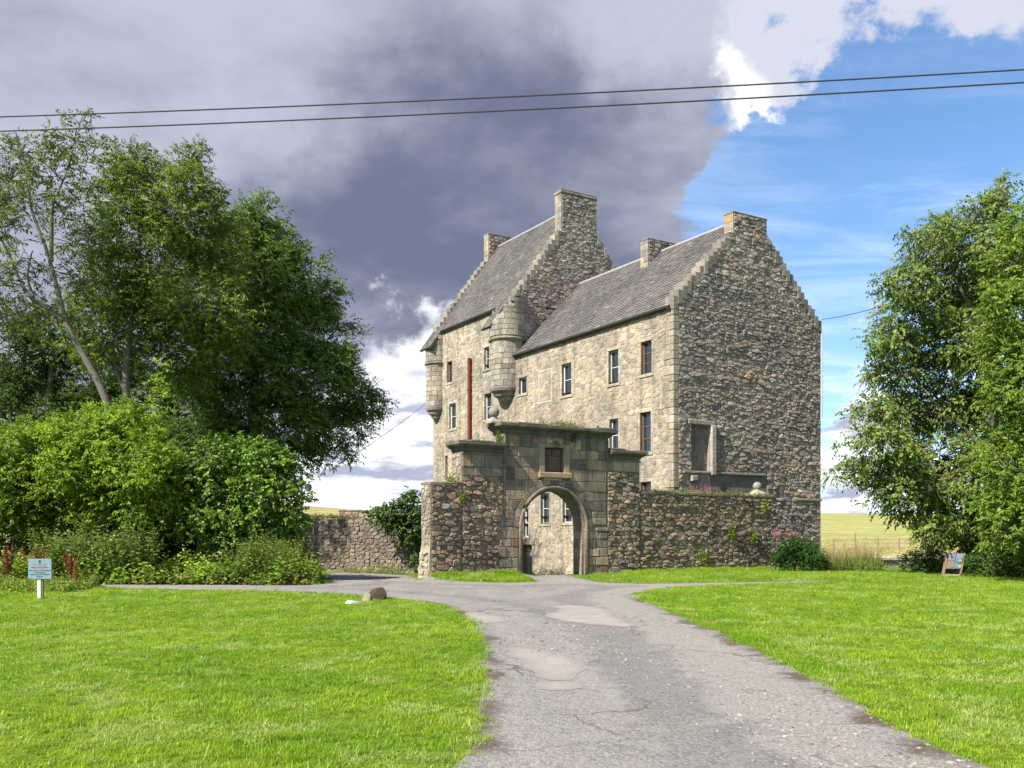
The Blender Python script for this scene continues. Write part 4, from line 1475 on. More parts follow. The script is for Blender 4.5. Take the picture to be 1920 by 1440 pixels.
# panel frame
fr = MB()
for q in ((PANO[0], PAN[0] - .002, PANO[2] + .06, PANO[3]), (PAN[1] + .002, PANO[1], PANO[2] + .06, PANO[3]), (PAN[0], PAN[1], PAN[3] + .003, PANO[3] - .003)):
    fr.frame_box(GATE, *q, -.15, .06, (.33, .26, .18), .035)
fr.frame_box(GATE, PANO[0] - .03, PANO[1] + .03, PANO[2] - .05, PAN[2], -.15, .13, (.36, .27, .17), .03)
fr.build('panel_frame', M['boulder'], gate)
for q, c in (((PAN[0] + .02, PAN[1] - .02, PAN[2] + .02, PAN[2] + .62), (.12, .085, .07)), ((PAN[0] + .02, PAN[0] + .40, PAN[2] + .64, PAN[3] - .02), (.10, .09, .08)), ((PAN[0] + .42, PAN[1] - .02, PAN[2] + .64, PAN[3] - .02), (.13, .11, .095))):
    b = MB(); b.frame_box(GATE, *q, -.155, -.125 + random.uniform(-.01, .02), c, .015); b.build('infill_stone', M['ashlar'], gate)


def ball_finial(P, a, zb, r, bw, parent, d=-.38):
    c = P(a, zb, d)
    mb = MB()
    hb = r * 1.15
    v = []
    for k_, z_ in ((1, 0), (1, .06), (.62, hb * .55), (.36, hb), (.30, hb + .03)):
        w = bw * k_
        v += [P(a + x * w, zb + z_, d + y * w) for x, y in ((-1, -1), (1, -1), (1, 1), (-1, 1))]
    f = []
    for i in range(4):
        f += [(i * 4 + j, i * 4 + (j + 1) % 4, i * 4 + 4 + (j + 1) % 4, i * 4 + 4 + j) for j in range(4)]
    f += [(16, 17, 18, 19), (0, 3, 2, 1)]
    mb.add(v, f, (.34, .32, .25))
    o = mb.build('ball_finial', M['boulder'], parent, c)
    n = 14
    prof = [(r * math.sin(math.pi * (.06 + .90 * i / n)), zb + hb + r * .95 - r * math.cos(math.pi * (.06 + .90 * i / n))) for i in range(n + 1)]
    b = MB(); b.lathe((c.x, c.y), prof, 24, (.25, .25, .20)); b.build('ball', M['boulder'], o, smooth=True)


ball_finial(GATE, gp(936, 780)[0], Z_C + .06, .20, .24, gate)
for u, w, h in ((1030, .22, .22), (1132, .34, .24)):
    a = gp(u, 800)[0]
    mb = MB()
    mb.add([GATE(a - w, Z_C + .05, -.2), GATE(a + w, Z_C + .05, -.2), GATE(a + w, Z_C + .05, -.6), GATE(a - w, Z_C + .05, -.6), GATE(a - w * .1, Z_C + .05 + h, -.35), GATE(a + w * .2, Z_C + .02 + h, -.4)],
           [(0, 1, 5, 4), (1, 2, 5), (2, 3, 4, 5), (3, 0, 4)], (.33, .30, .23))
    mb.build('pedestal_stump', M['boulder'], gate)

# rubble of the gateway flanks
R_ST = lay_rubble(GATE, [(S_L + .01, -.25), (AL - RING - .50, -.25), (AL - RING - .50, z895 - .005), (S_L + .01, z895 - .005)], [], (.09, .23), (1.3, 2.8), .018, (.02, .09), PAL_RED, 1, 1.1, 84)
R_ST += lay_rubble(GATE, [(AR + 1.10, -.25), (S_R - .01, -.25), (S_R - .01, gp(1170, 886)[1]), (AR + 1.10, gp(1170, 886)[1])], [], (.10, .23), (1.3, 2.8), .018, (.02, .085), PAL_RUB, 1, 1.1, 85)
LF = Plane(GATE(S_L, 0, -WTH), GATE.n, -GATE.d)                 # left flank of the gateway; its paler stone colours paint the sunlight on it
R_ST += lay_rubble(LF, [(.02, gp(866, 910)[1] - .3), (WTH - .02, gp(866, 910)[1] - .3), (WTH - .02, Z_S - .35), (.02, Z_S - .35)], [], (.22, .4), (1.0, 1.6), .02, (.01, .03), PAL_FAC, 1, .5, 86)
emit(R_ST, core_o, M['rubble'], 'stone', 'rubble', 220)
LC = Plane(GATE(S_CL, 0, -WTH), GATE.n, -GATE.d)  # left side of the centre block, sunlight put into its pale palette too
for s in lay_ashlar(LC, .01, WTH - .01, Z_S + .05, Z_C - .31, (.28, .4), (.35, .8), .012, (.004, .012), PAL_FAC, seed=87):
    emit([s], core_o, M['facade'], 'ashlar_block', 'ashlar_rest', 5)


# ------------------------------------------------------------------ walls
def rubble_wall(name, label, P, a0, a1, zb, zt0, zt1, thick, course, aspect, h, pal, seed, limit=300, group=None, ends=(), coping=None, wob=.03, mat='rubble', mortar=MORTAR_RUB, endpal=None, core_d=0.0):
    r = random.Random(seed)
    root = empty(name, P((a0 + a1) / 2, 0), label, 'wall', group)
    n = max(2, int((a1 - a0) / .8))
    mb = MB()
    tops = [zt0 + (zt1 - zt0) * i / n + r.uniform(-wob, wob) for i in range(n + 1)]
    for i in range(n):
        x0, x1 = a0 + (a1 - a0) * i / n, a0 + (a1 - a0) * (i + 1) / n
        v = [P(x0, zb, core_d), P(x1, zb, core_d), P(x1, tops[i + 1], core_d), P(x0, tops[i], core_d), P(x0, zb, -thick), P(x1, zb, -thick), P(x1, tops[i + 1], -thick), P(x0, tops[i], -thick)]
        f = [(0, 1, 2, 3), (4, 7, 6, 5), (3, 2, 6, 7)]
        if i == 0: f.append((0, 3, 7, 4))
        if i == n - 1: f.append((1, 5, 6, 2))
        mb.add(v, f, mortar)
    body = mb.build('wall_core', M[mat], root)
    st = lay_rubble(P, [(a0 + .02, zb), (a1 - .02, zb), (a1 - .02, zt1 - .01), (a0 + .02, zt0 - .01)], [], course, aspect, .022, h, pal, 1, 1.1, seed)
    for sgn in ends:
        E = Plane(P(a0, 0, -thick), P.n, -P.d) if sgn < 0 else Plane(P(a1, 0, -thick), P.n, P.d)
        st += lay_rubble(E, [(.02, zb), (thick - .02, zb), (thick - .02, (zt0 if sgn < 0 else zt1) - .02), (.02, (zt0 if sgn < 0 else zt1) - .02)], [], (course[0] * 1.2, course[1] * 1.1), (1.0, 1.8), .03, (h[0] * .5, h[1] * .5), endpal or pal, 1.5, .7, seed + 1)
    emit(st, body, M[mat], 'stone', 'rubble', limit)
    if coping:
        x = a0 - .02
        while x < a1:
            w = min(r.uniform(*coping[0]), a1 + .02 - x)
            k = (x + w / 2 - a0) / (a1 - a0)
            z = zt0 + (zt1 - zt0) * k
            b = MB()
            dz = r.uniform(-.012, .02)
            b.frame_box(P, x + .006, x + w - .006, z - .02 + dz, z + coping[1] + dz + r.uniform(-.02, .03), -thick - coping[2], coping[2] + r.uniform(-.02, .02), jit(coping[3], .18), .025)
            b.build('coping_stone', M[mat], body)
            x += w
    return root


zr0, zr1 = gp(1200, 921)[1], gp(1447, 930)[1]
rw = rubble_wall('boundary_wall', 'long dark rubble wall running right from the gateway, with weeds on its coping and a stone ball near its end', GATE.shift(d=-.03), S_R + .006, S_END, -.3, zr0 - .1, zr1 - .1, .70,
                 (.09, .22), (1.3, 3.0), (.02, .085), PAL_RUB, 91, 300, None, (1,), ((.5, .95), .11, .06, (.19, .18, .145)))
ball_finial(GATE, gp(1432, 907)[0], gp(1432, 928)[1], .19, .36, rw)
zs0 = gp(830, 904)[1]
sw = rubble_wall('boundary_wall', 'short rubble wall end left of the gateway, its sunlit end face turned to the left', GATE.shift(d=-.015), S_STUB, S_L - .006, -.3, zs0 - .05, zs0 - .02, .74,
                 (.09, .23), (1.3, 2.8), (.02, .085), PAL_RED, 93, 300, None, (-1,), ((.4, .8), .07, .03, (.23, .21, .18)), endpal=PAL_FAC)  # end face gets a paler palette that paints the sunlight on it
# splayed foot of the sunlit end, sunlight likewise put into its pale colours
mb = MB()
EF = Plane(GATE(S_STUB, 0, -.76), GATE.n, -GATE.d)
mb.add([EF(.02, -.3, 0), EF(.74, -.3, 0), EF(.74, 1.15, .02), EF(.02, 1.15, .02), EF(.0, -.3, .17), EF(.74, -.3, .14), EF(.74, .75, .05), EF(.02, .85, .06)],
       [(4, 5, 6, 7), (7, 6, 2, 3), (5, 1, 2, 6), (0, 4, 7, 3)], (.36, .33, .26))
ft = mb.build('footing', M['facade'], sw, EF(.3, .3, 0))
mb = MB()
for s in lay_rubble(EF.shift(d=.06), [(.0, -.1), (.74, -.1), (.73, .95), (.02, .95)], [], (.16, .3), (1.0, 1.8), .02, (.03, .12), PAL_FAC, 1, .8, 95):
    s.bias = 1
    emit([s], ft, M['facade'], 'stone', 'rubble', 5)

# wall beyond the drive, half under ivy
w0, w1 = at(520, 1000, 40.6), at(792, 1000, 36.6)
FW = Plane(Vector((w0.x, w0.y)), (w1 - w0).to_2d(), Vector((-(w1 - w0).y, (w1 - w0).x)) * -1)
if FW.n.y > 0: FW.n = -FW.n
LW = (w1 - w0).to_2d().length
fz0, fz1 = FW.pix(575, 966)[1], FW.pix(760, 978)[1]
fw = rubble_wall('retaining_wall', 'long weathered rubble wall across the end of the drive, grass along its top and ivy at its right', FW, -3.0, LW, -.3, fz0, fz1, .6,
                 (.09, .19), (1.3, 2.8), (.02, .07), [(2, (.25, .21, .175)), (2, (.21, .175, .145)), (1, (.29, .25, .20)), (1, (.17, .145, .125))], 97, 300)

# low wall with a pale cope at the field edge on the right
l0, l1 = at(1600, 1050, 41.5), at(1770, 1050, 44.0)
LWP = Plane(Vector((l0.x, l0.y)), (l1 - l0).to_2d(), Vector(((l1 - l0).y, -(l1 - l0).x)))
if LWP.n.y > 0: LWP.n = -LWP.n
lz = LWP.pix(1680, 1050)[1]
rubble_wall('field_wall', 'low rubble wall with pale flat cope between tall weeds at the edge of the stubble field', LWP, 0, (l1 - l0).to_2d().length, -.3, lz, lz, .45,
            (.10, .18), (1.2, 2.2), (.015, .05), [(2, (.36, .32, .26)), (1, (.30, .27, .22)), (1, (.42, .38, .31))], 99, 120, None, (), ((.55, 1.0), .13, .07, (.45, .42, .34)))
# old wall on the slope behind the drive
l0, l1 = at(636, 960, 62), at(745, 960, 60)
UWP = Plane(Vector((l0.x, l0.y)), (l1 - l0).to_2d(), Vector(((l1 - l0).y, -(l1 - l0).x)))
if UWP.n.y > 0: UWP.n = -UWP.n
uz = UWP.pix(690, 958)[1]
rubble_wall('field_wall', 'short ruined wall on the slope beyond the drive, beside the ivy', UWP, 0, (l1 - l0).to_2d().length, .2, uz, uz - .1, .5,
            (.16, .28), (1.2, 2.2), (.03, .08), PAL_RUB, 101, 60, None, (), ((.5, 1.0), .10, .05, (.17, .16, .12)))

# ------------------------------------------------------------------ small things
def hz(x, y): return float(height(x, y))


# notice on two posts
sx, sy = gnd(75, 1122)
sg = empty('notice_sign', (sx, sy, hz(sx, sy)), 'small pale blue estate notice board on a white post in the lawn before the weeds', 'sign')
SP = Plane((sx, sy), (1, .02), (.02, -1))
sz = hz(sx, sy)
W2, ZT, ZB2 = .285, sz + .985, sz + .49
mb = MB(); mb.frame_box(SP, -W2, W2, ZB2, ZT, -.008, .012, (.185, .27, .315), .004); mb.build('board', M['plain'], sg)
mb = MB(); mb.frame_box(SP, -.075, .015, sz - .2, ZB2 + .35, -.07, -.010, (.62, .62, .52), .008); mb.build('post', M['plain'], sg)
mb = MB(); mb.frame_box(SP, .022, .055, sz - .2, ZB2 + .35, -.09, -.030, (.20, .21, .14), .008); mb.build('post', M['plain'], sg)


def text(body, size, x, z, P, d, col, parent, name='lettering', bold=0.0, width=None):
    cu = bpy.data.curves.new('t', 'FONT')
    cu.body = body; cu.size = size; cu.align_x = 'CENTER'; cu.offset = bold
    ob = bpy.data.objects.new('t', cu)
    COL.objects.link(ob)
    dg = bpy.context.evaluated_depsgraph_get()
    me = bpy.data.meshes.new_from_object(ob.evaluated_get(dg))
    bpy.data.objects.remove(ob)
    xs_ = [v.co.x for v in me.vertices]
    k = (width / (max(xs_) - min(xs_))) if width else 1
    mb = MB()
    mb.add([P(x + v.co.x * k, z + v.co.y, d) for v in me.vertices], [tuple(p.vertices) for p in me.polygons], col)
    bpy.data.meshes.remove(me)
    return mb.build(name, M['plain'], parent, P(x, z, d))


INK, RED, GR = (.03, .05, .06), (.42, .05, .06), (.16, .20, .22)
text('HOPETOUN', .048, 0, sz + .828, SP, .0155, GR, sg, width=.30)
text('PRIVATE PROPERTY', .044, 0, sz + .755, SP, .0155, RED, sg, width=.41, bold=.0015)
text('Please respect our tenants and keep out', .040, 0, sz + .690, SP, .0155, INK, sg, width=.54, bold=.001)
text('No Photography', .040, 0, sz + .640, SP, .0155, INK, sg, width=.25, bold=.001)
text('Dogs on a lead only - No Parking', .040, 0, sz + .590, SP, .0155, INK, sg, width=.47, bold=.001)
text('Thank you', .038, 0, sz + .540, SP, .0155, INK, sg, width=.16, bold=.001)
mb = MB()
n = 16
ring = [(.026 * math.cos(2 * math.pi * k / n), sz + .918 + .045 * math.sin(2 * math.pi * k / n)) for k in range(n)]
inn = [(.016 * math.cos(2 * math.pi * k / n), sz + .918 + .033 * math.sin(2 * math.pi * k / n)) for k in range(n)]
mb.add([SP(p[0], p[1], .0155) for p in ring + inn], [(k, (k + 1) % n, n + (k + 1) % n, n + k) for k in range(n)], INK)
mb.frame_box(SP, -.006, .006, sz + .885, sz + .945, .0152, .016, INK)
mb.frame_box(SP, -.014, .014, sz + .922, sz + .930, .0152, .016, INK)
mb.build('emblem', M['plain'], sg)


def boulder(name, label, c, r, seed, col, group=None, flat=.0):
    rd = random.Random(seed)
    bm = bmesh.new()
    bmesh.ops.create_icosphere(bm, subdivisions=3, radius=1)
    ph = [(Vector((rd.gauss(0, 1), rd.gauss(0, 1), rd.gauss(0, 1))).normalized(), rd.uniform(.42, .85)) for _ in range(12)]
    for v in bm.verts:
        p = v.co.copy()
        for n_, d_ in ph:
            k = p.dot(n_) - d_
            if k > 0: p -= n_ * k * .9
        p *= 1 + rd.uniform(-.018, .018)
        v.co = Vector((p.x * r[0], p.y * r[1], p.z * r[2]))
    mb = MB()
    mb.add([v.co + Vector(c) for v in bm.verts], [tuple(v.index for v in f.verts) for f in bm.faces], col)
    bm.free()
    o = mb.build(name, M['boulder'], None, c)
    tag(o, label, 'boulder', group)
    return o


x, y = gnd(705, 1125)
boulder('boulder', 'dark brown rock on the corner of the left lawn beside the drive', (x + .06, y + .1, hz(x, y) + .09), (.26, .24, .24), 3, (.07, .05, .038))
x, y = gnd(690, 1127)
boulder('boulder', 'pale grey stone leaning against the left side of the dark rock', (x - .02, y, hz(x, y) + .03), (.19, .18, .20), 13, (.27, .24, .18))
x, y = gnd(663, 1131)
boulder('boulder', 'flat white stone half sunk in the grass left of the dark rock', (x, y, hz(x, y) + .0), (.24, .17, .11), 8, (.45, .43, .385))

# folding deck chair or board leaning at the hedge foot on the right
x, y = gnd(1784, 1081.5)
ab = empty('display_board', (x, y, hz(x, y)), 'small leaning wooden A-frame board with blue pictures before the right hedge', 'sign board')
BP = Plane((x, y), (.96, -.10), (-.10, -.96))
z0 = hz(x, y)


def leanP(a, z, d=0.0):
    """frame leaning back"""
    p = BP(a + .30 * z, z0 + z * .93, d - z * .34)
    return p


for a in (-.33, .27):
    b = MB(); b.frame_box(leanP, a, a + .06, 0, .95, -.03, .03, (.20, .13, .085), .008); b.build('leg', M['wood'], ab)
b = MB(); b.frame_box(leanP, -.33, .33, .05, .11, -.028, .02, (.26, .23, .19), .008); b.build('rail', M['wood'], ab)
b = MB(); b.tube([BP(.33 + .28, z0 + .88, -.36), BP(.42, z0, -.70)], .026, 8, (.30, .2, .12)); b.build('leg', M['wood'], ab)
b = MB(); b.tube([BP(-.05, z0 + .88, -.36), BP(-.10, z0, -.70)], .026, 8, (.30, .2, .12)); b.build('leg', M['wood'], ab)
b = MB(); b.frame_box(leanP, -.27, .27, .32, .94, -.02, .015, (.10, .10, .11), .006); bo = b.build('board', M['plain'], ab)
for q, c in (((-.25, -.02, .68, .92), (.34, .42, .62)), ((.02, .26, .72, .92), (.40, .45, .60)), ((.02, .14, .38, .70), (.20, .42, .62)), ((.15, .26, .38, .70), (.62, .66, .70)),
             ((-.25, -.10, .36, .64), (.45, .33, .30)), ((-.09, .0, .40, .64), (.42, .36, .20))):
    b = MB(); b.frame_box(leanP, *q, .0155, .019, tuple(k * .42 for k in c)); b.build('picture', M['plain'], bo)

# overhead lines
for name, lab, p0, p1, r in (('power_line', 'upper of the two dark overhead cables crossing the whole sky', at(-60, 221, 26), at(1980, 127, 21), .0185),
                             ('power_line', 'lower of the two dark overhead cables crossing the whole sky', at(-60, 248, 25.6), at(1980, 151, 20.6), .0185)):
    mb = MB()
    n = 40
    mb.tube([p0.lerp(p1, k / n) + Vector((0, 0, -.10 * (1 - (2 * k / n - 1) ** 2))) for k in range(n + 1)], r, 6, (.035, .035, .04))
    tag(mb.build(name, M['plain'], None, p0), lab, 'cable', 'overhead cables')
for lab, p0, p1, r in (('thin cable running from the right corner of the castle gable up towards the cherry tree', GAB(SW, 12.05, .1), at(1700, 558, 40), .02),
                       ('faint thin cable rising from behind the dark tree to the left turret of the castle', at(640, 868, 46), FAC(T2 + .3, 10.2, .3), .016)):
    mb = MB()
    mb.tube([p0.lerp(p1, k / 12) + Vector((0, 0, -.12 * (1 - (k / 6 - 1) ** 2))) for k in range(13)], r, 6, (.10, .10, .12))
    tag(mb.build('service_cable', M['plain'], None, p0), lab, 'cable')

# slim pole beside the ivy on the left
x, y = at(566, 1000, 39).x, 39
mb = MB(); mb.tube([(x, y, 0), (x - .02, y, at(566, 876, 39).z)], [.07, .055], 8, (.42, .36, .32))
pl = empty('post', (x, y, 0), 'slim pale post beside the ivy clad bush at the end of the drive', 'post')
mb.build('shaft', M['wood'], pl)
mb = MB(); q = at(578, 914, 39)
mb.tube([(x, y, q.z - .05), (q.x, q.y, q.z)], .02, 6, (.3, .3, .3)); mb.lathe((q.x, q.y), [(.02, q.z - .16), (.13, q.z - .12), (.16, q.z), (.13, q.z + .12), (.02, q.z + .16)], 14, (.22, .26, .27))
mb.build('lamp', M['plain'], pl, smooth=True)

# wire fence in the field
fn = empty('wire_fence', (at(1680, 1000, 66).x, 66, hz(at(1680, 1000, 66).x, 66)), 'sparse wire fence with thin grey posts crossing the stubble field', 'fence')
posts = []
for u in (1562, 1603, 1645, 1685, 1730):
    yy = 62 + (u - 1560) * .02
    xx = (u - 960) / F * yy
    zz = hz(xx, yy)
    hgt = 1.15 if u != 1603 else 1.5
    mb = MB(); mb.tube([(xx, yy, zz - .2), (xx + .03, yy, zz + hgt)], .055, 6, (.22, .20, .18)); mb.build('fence_post', M['wood'], fn, (xx, yy, zz))
    posts.append(Vector((xx, yy, zz)))
for h in (.45, .75, 1.05):
    mb = MB(); mb.tube([p + Vector((0, 0, h)) for p in posts], .012, 5, (.2, .2, .2)); mb.build('wire', M['plain'], fn)

# ------------------------------------------------------------------ vegetation
def nrm(a):
    return a / np.maximum(np.linalg.norm(a, axis=1, keepdims=True), 1e-6)


def leaf_arrays(c, ax, up, L, W, fold=.12):
    """four-cornered leaves folded on the midrib: returns vertices (N,4,3)"""
    side = nrm(np.cross(ax, up))
    nor = np.cross(side, ax)
    L = L[:, None]; W = W[:, None]
    base = c
    tip = c + ax * L - nor * L * .12
    m = c + ax * L * .45
    l = m + side * W * .5 + nor * W * fold
    r = m - side * W * .5 + nor * W * fold
    return np.stack([base, r, tip, l], 1)


def mesh_quads(name, V, colr, mat, parent, origin, kind=None, smooth=False):
    n = V.shape[0]
    me = bpy.data.meshes.new(name)
    me.vertices.add(n * 4)
    me.vertices.foreach_set('co', (V.reshape(-1, 3) - np.array(origin)).astype(np.float32).ravel())
    me.loops.add(n * 4)
    me.loops.foreach_set('vertex_index', np.arange(n * 4, dtype=np.int32))
    me.polygons.add(n)
    me.polygons.foreach_set('loop_start', np.arange(0, n * 4, 4, dtype=np.int32))
    a = me.attributes.new('col', 'FLOAT_COLOR', 'FACE')
    buf = np.ones((n, 4), np.float32); buf[:, :3] = colr
    a.data.foreach_set('color', buf.ravel())
    me.update(calc_edges=True)
    me.validate()
    o = link_mesh(name, me, mat, parent, origin)
    if kind: o['kind'] = kind
    return o


def spray_leaves(o, ax, ls, K, L, W, spread=.9, droop=.35, jitter=.35, face=None):
    """K leaves along each twig; returns leaf quads and the index of their twig"""
    M_ = len(o)
    up0 = np.tile([0, 0, 1.0], (M_, 1)) + rng.normal(0, .25, (M_, 3))
    side = nrm(np.cross(ax, up0))
    V = []
    for k in range(K):
        t = (k + .6) / K
        sgn = 1 if k % 2 else -1
        p = o + ax * (ls * t)[:, None] - np.array([0, 0, 1]) * (ls * t * t * droop * .5)[:, None]
        d = nrm(ax * .55 + side * (sgn * spread * (1 - .55 * t)) + np.array([0, 0, -droop]) + rng.normal(0, jitter, (M_, 3)))
        up = nrm(np.tile([-.28, -.30, .65], (M_, 1)) + (face * .65 if face is not None else 0) + rng.normal(0, .55, (M_, 3)))
        V.append(leaf_arrays(p, d, up, L * rng.uniform(.7, 1.25, M_), W * rng.uniform(.7, 1.2, M_)))
    return np.concatenate(V), np.tile(np.arange(M_), K)


def leaf_colours(idx, M_, pal, spread=.22, z=None):
    pal = np.array(pal, float)
    tw = pal[rng.integers(0, len(pal), M_)] * rng.uniform(1 - spread, 1 + spread, (M_, 1))
    c = tw[idx] * rng.uniform(.78, 1.25, (len(idx), 1))
    return np.clip(c, .004, .9)


def lobe_points(lobes, per_m2, shell=.55, noise=.28, poke=.10):
    """points scattered through the outer part of lobes (x,y,z,rx,ry,rz,density); also outward directions and lobe index"""
    O, D, I = [], [], []
    for i, (x, y, z, rx, ry, rz, den) in enumerate(lobes):
        r = (rx * ry * rz) ** (1 / 3)
        n = int(per_m2 * den * 4 * math.pi * r * r)
        R3 = np.array([rx, ry, rz])
        d = nrm(rng.normal(0, 1, (n, 3)))
        rad = (shell + (1 - shell) * rng.uniform(0, 1, n) ** .6) * (1 + noise * .4 * rng.normal(0, .5, n))
        out = rng.random(n) < poke
        rad[out] *= rng.uniform(1.05, 1.25, out.sum())
        p = np.array([x, y, z]) + d * rad[:, None] * R3
        # most twigs gather in clumps at the end of small boughs, with gaps between
        nc = max(5, int(9 + 5 * r))
        cd = nrm(rng.normal(0, 1, (nc, 3)) + np.array([0, 0, .15]))
        cr = rng.uniform(.55, 1.08, nc)
        k = rng.integers(0, nc, n)
        cs = rng.uniform(.16, .30, nc)[k][:, None]
        off = rng.normal(0, 1, (n, 3)) * cs * np.array([1, 1, .62])
        pc = np.array([x, y, z]) + (cd[k] * cr[k][:, None] + off) * R3
        cl = rng.random(n) < .72
        p[cl] = pc[cl]
        d[cl] = nrm(cd[k][cl] * .7 + off[cl] * 2.2 + 1e-6)
        O.append(p); D.append(d); I.append(np.full(n, i))
    return np.concatenate(O), np.concatenate(D), np.concatenate(I)


def bent(p, q, n, wig, rnd, sag=0.0):
    p, q = Vector(p), Vector(q)
    L = (q - p).length
    pts = []
    w1 = Vector((rnd.uniform(-1, 1), rnd.uniform(-1, 1), rnd.uniform(-.4, .8))) * wig * L
    w2 = Vector((rnd.uniform(-1, 1), rnd.uniform(-1, 1), rnd.uniform(-1, 1))) * wig * .5 * L
    for k in range(n + 1):
        t = k / n
        pts.append(p.lerp(q, t) + w1 * math.sin(math.pi * t) * .6 + w2 * math.sin(2 * math.pi * t) * .5 + Vector((0, 0, -sag * L * math.sin(math.pi * t))))
    return pts


def plant(name, label, cat, base, lobes, pal, per_m2=22, K=9, L=.13, W=.055, ls=.34, shell=.5, droop=.35, up=.35, trunk=None, trunk_r=.16, limbs=True,
          bark=(.135, .122, .103), mat='leaf', group=None, poke=.10, noise=.28, twig_every=14, seed=1, dead=0, crown='crown', spread=.22, limb_r=.055):
    rnd = random.Random(seed)
    base = Vector(base)
    root = empty(name, base, label, cat, group)
    O, D, I = lobe_points(lobes, per_m2, shell, noise, poke)
    M_ = len(O)
    ax = nrm(D * .8 + np.array([0, 0, up]) + rng.normal(0, .45, (M_, 3)))
    V, idx = spray_leaves(O, ax, rng.uniform(.7, 1.3, M_) * ls, K, L, W, droop=droop, face=D)
    col = leaf_colours(idx, M_, pal, spread)
    ok = V[:, :, 2].min(1) > height(V[:, 0, 0], V[:, 0, 1]) + .01
    mesh_quads(crown, V[ok], col[ok], M[mat], root, base)
    if trunk is None: return root, V.shape[0]
    stems = []
    nodes = []
    for path, r0, r1 in trunk:
        pts = [Vector(p) for p in path]
        if not stems or pts[0].z < 1.0: stems.append(MB())       # a stem that leaves the ground is a trunk of its own
        mb = stems[-1]
        # smooth the path
        fine = []
        for i in range(len(pts) - 1):
            for k in range(4):
                t = k / 4
                p0, p1, p2, p3 = pts[max(i - 1, 0)], pts[i], pts[i + 1], pts[min(i + 2, len(pts) - 1)]
                fine.append(.5 * ((2 * p1) + (p2 - p0) * t + (2 * p0 - 5 * p1 + 4 * p2 - p3) * t * t + (3 * p1 - p0 - 3 * p2 + p3) * t ** 3))
        fine.append(pts[-1])
        n = len(fine)
        rad = [r0 + (r1 - r0) * (i / (n - 1)) ** .8 for i in range(n)]
        mb.tube(fine, rad, 9, bark)
        nodes += [(p, r) for p, r in zip(fine[n // 4:], rad[n // 4:])]
    for mb in stems: mb.build('trunk', M['bark'], root, smooth=True)
    bb = MB()
    if limbs:
        for (x, y, z, rx, ry, rz, den) in lobes:
            c = Vector((x, y, z))
            p, r = min(nodes, key=lambda q: (q[0] - c).length + max(0, q[0].z - c.z) * 1.2)
            if (c - p).length < .3: continue
            r_ = min(r * .6, limb_r * 1.4)
            path = bent(p, c, 7, .10, rnd)
            bb.tube(path, [r_ * (1 - .75 * k / 7) for k in range(8)], 6, jit(bark, .15))
            nodes += [(path[k], r_ * (1 - .75 * k / 7)) for k in range(3, 8)]
    # twigs out to some of the sprays
    C = np.array([l[:3] for l in lobes])
    for j in range(0, M_, twig_every):
        q = Vector(O[j] + ax[j] * ls * .6)
        p = Vector(C[I[j]]).lerp(q, rnd.uniform(.05, .35))
        pth = bent(p, q, 4, .08, rnd)
        bb.tube(pth, [.020, .016, .012, .009, .005], 4, jit(bark, .2), cap=False)
    for j in range(dead):
        i = rnd.randrange(M_)
        q = Vector(O[i] + D[i] * .35)
        p = Vector(C[I[i]]).lerp(q, .3)
        bb.tube(bent(p, q, 5, .16, rnd), [.03, .026, .02, .015, .010, .005], 4, (.33, .27, .22), cap=False)
    if bb.f: bb.build('branches', M['bark'], root)
    return root, V.shape[0]


def lobes_px(items, y, ry=None, den=1.0, dy=0.0, seed=1, flat=.88):
    """lobes given by their place and half-width in the photograph and their distance"""
    r = random.Random(seed)
    out = []
    for it in items:
        u, v, rp = it[:3]
        dn = it[3] if len(it) > 3 else 1.0
        yy = y + r.uniform(-1, 1) * dy
        p = at(u, v, yy)
        k = rp * yy / F
        out.append((p.x, p.y, p.z, k, (ry or .9) * k, k * flat, den * dn))
    return out


NL = {}
DARK = [(0.081, 0.153, 0.029), (0.107, 0.187, 0.031), (0.062, 0.122, 0.025), (0.148, 0.234, 0.04)]
ELDER = [(0.175, 0.288, 0.022), (0.208, 0.329, 0.026), (0.128, 0.221, 0.022), (0.242, 0.336, 0.037)]
IVY = [(0.095, 0.185, 0.016), (0.129, 0.23, 0.02), (0.062, 0.129, 0.016), (0.157, 0.252, 0.027)]
CHERRY = [(0.142, 0.216, 0.041), (0.105, 0.169, 0.035), (0.189, 0.257, 0.054), (0.081, 0.132, 0.032), (0.203, 0.223, 0.068)]
BRIGHT = [(.135, .215, .028), (.105, .175, .024), (.165, .245, .036)]

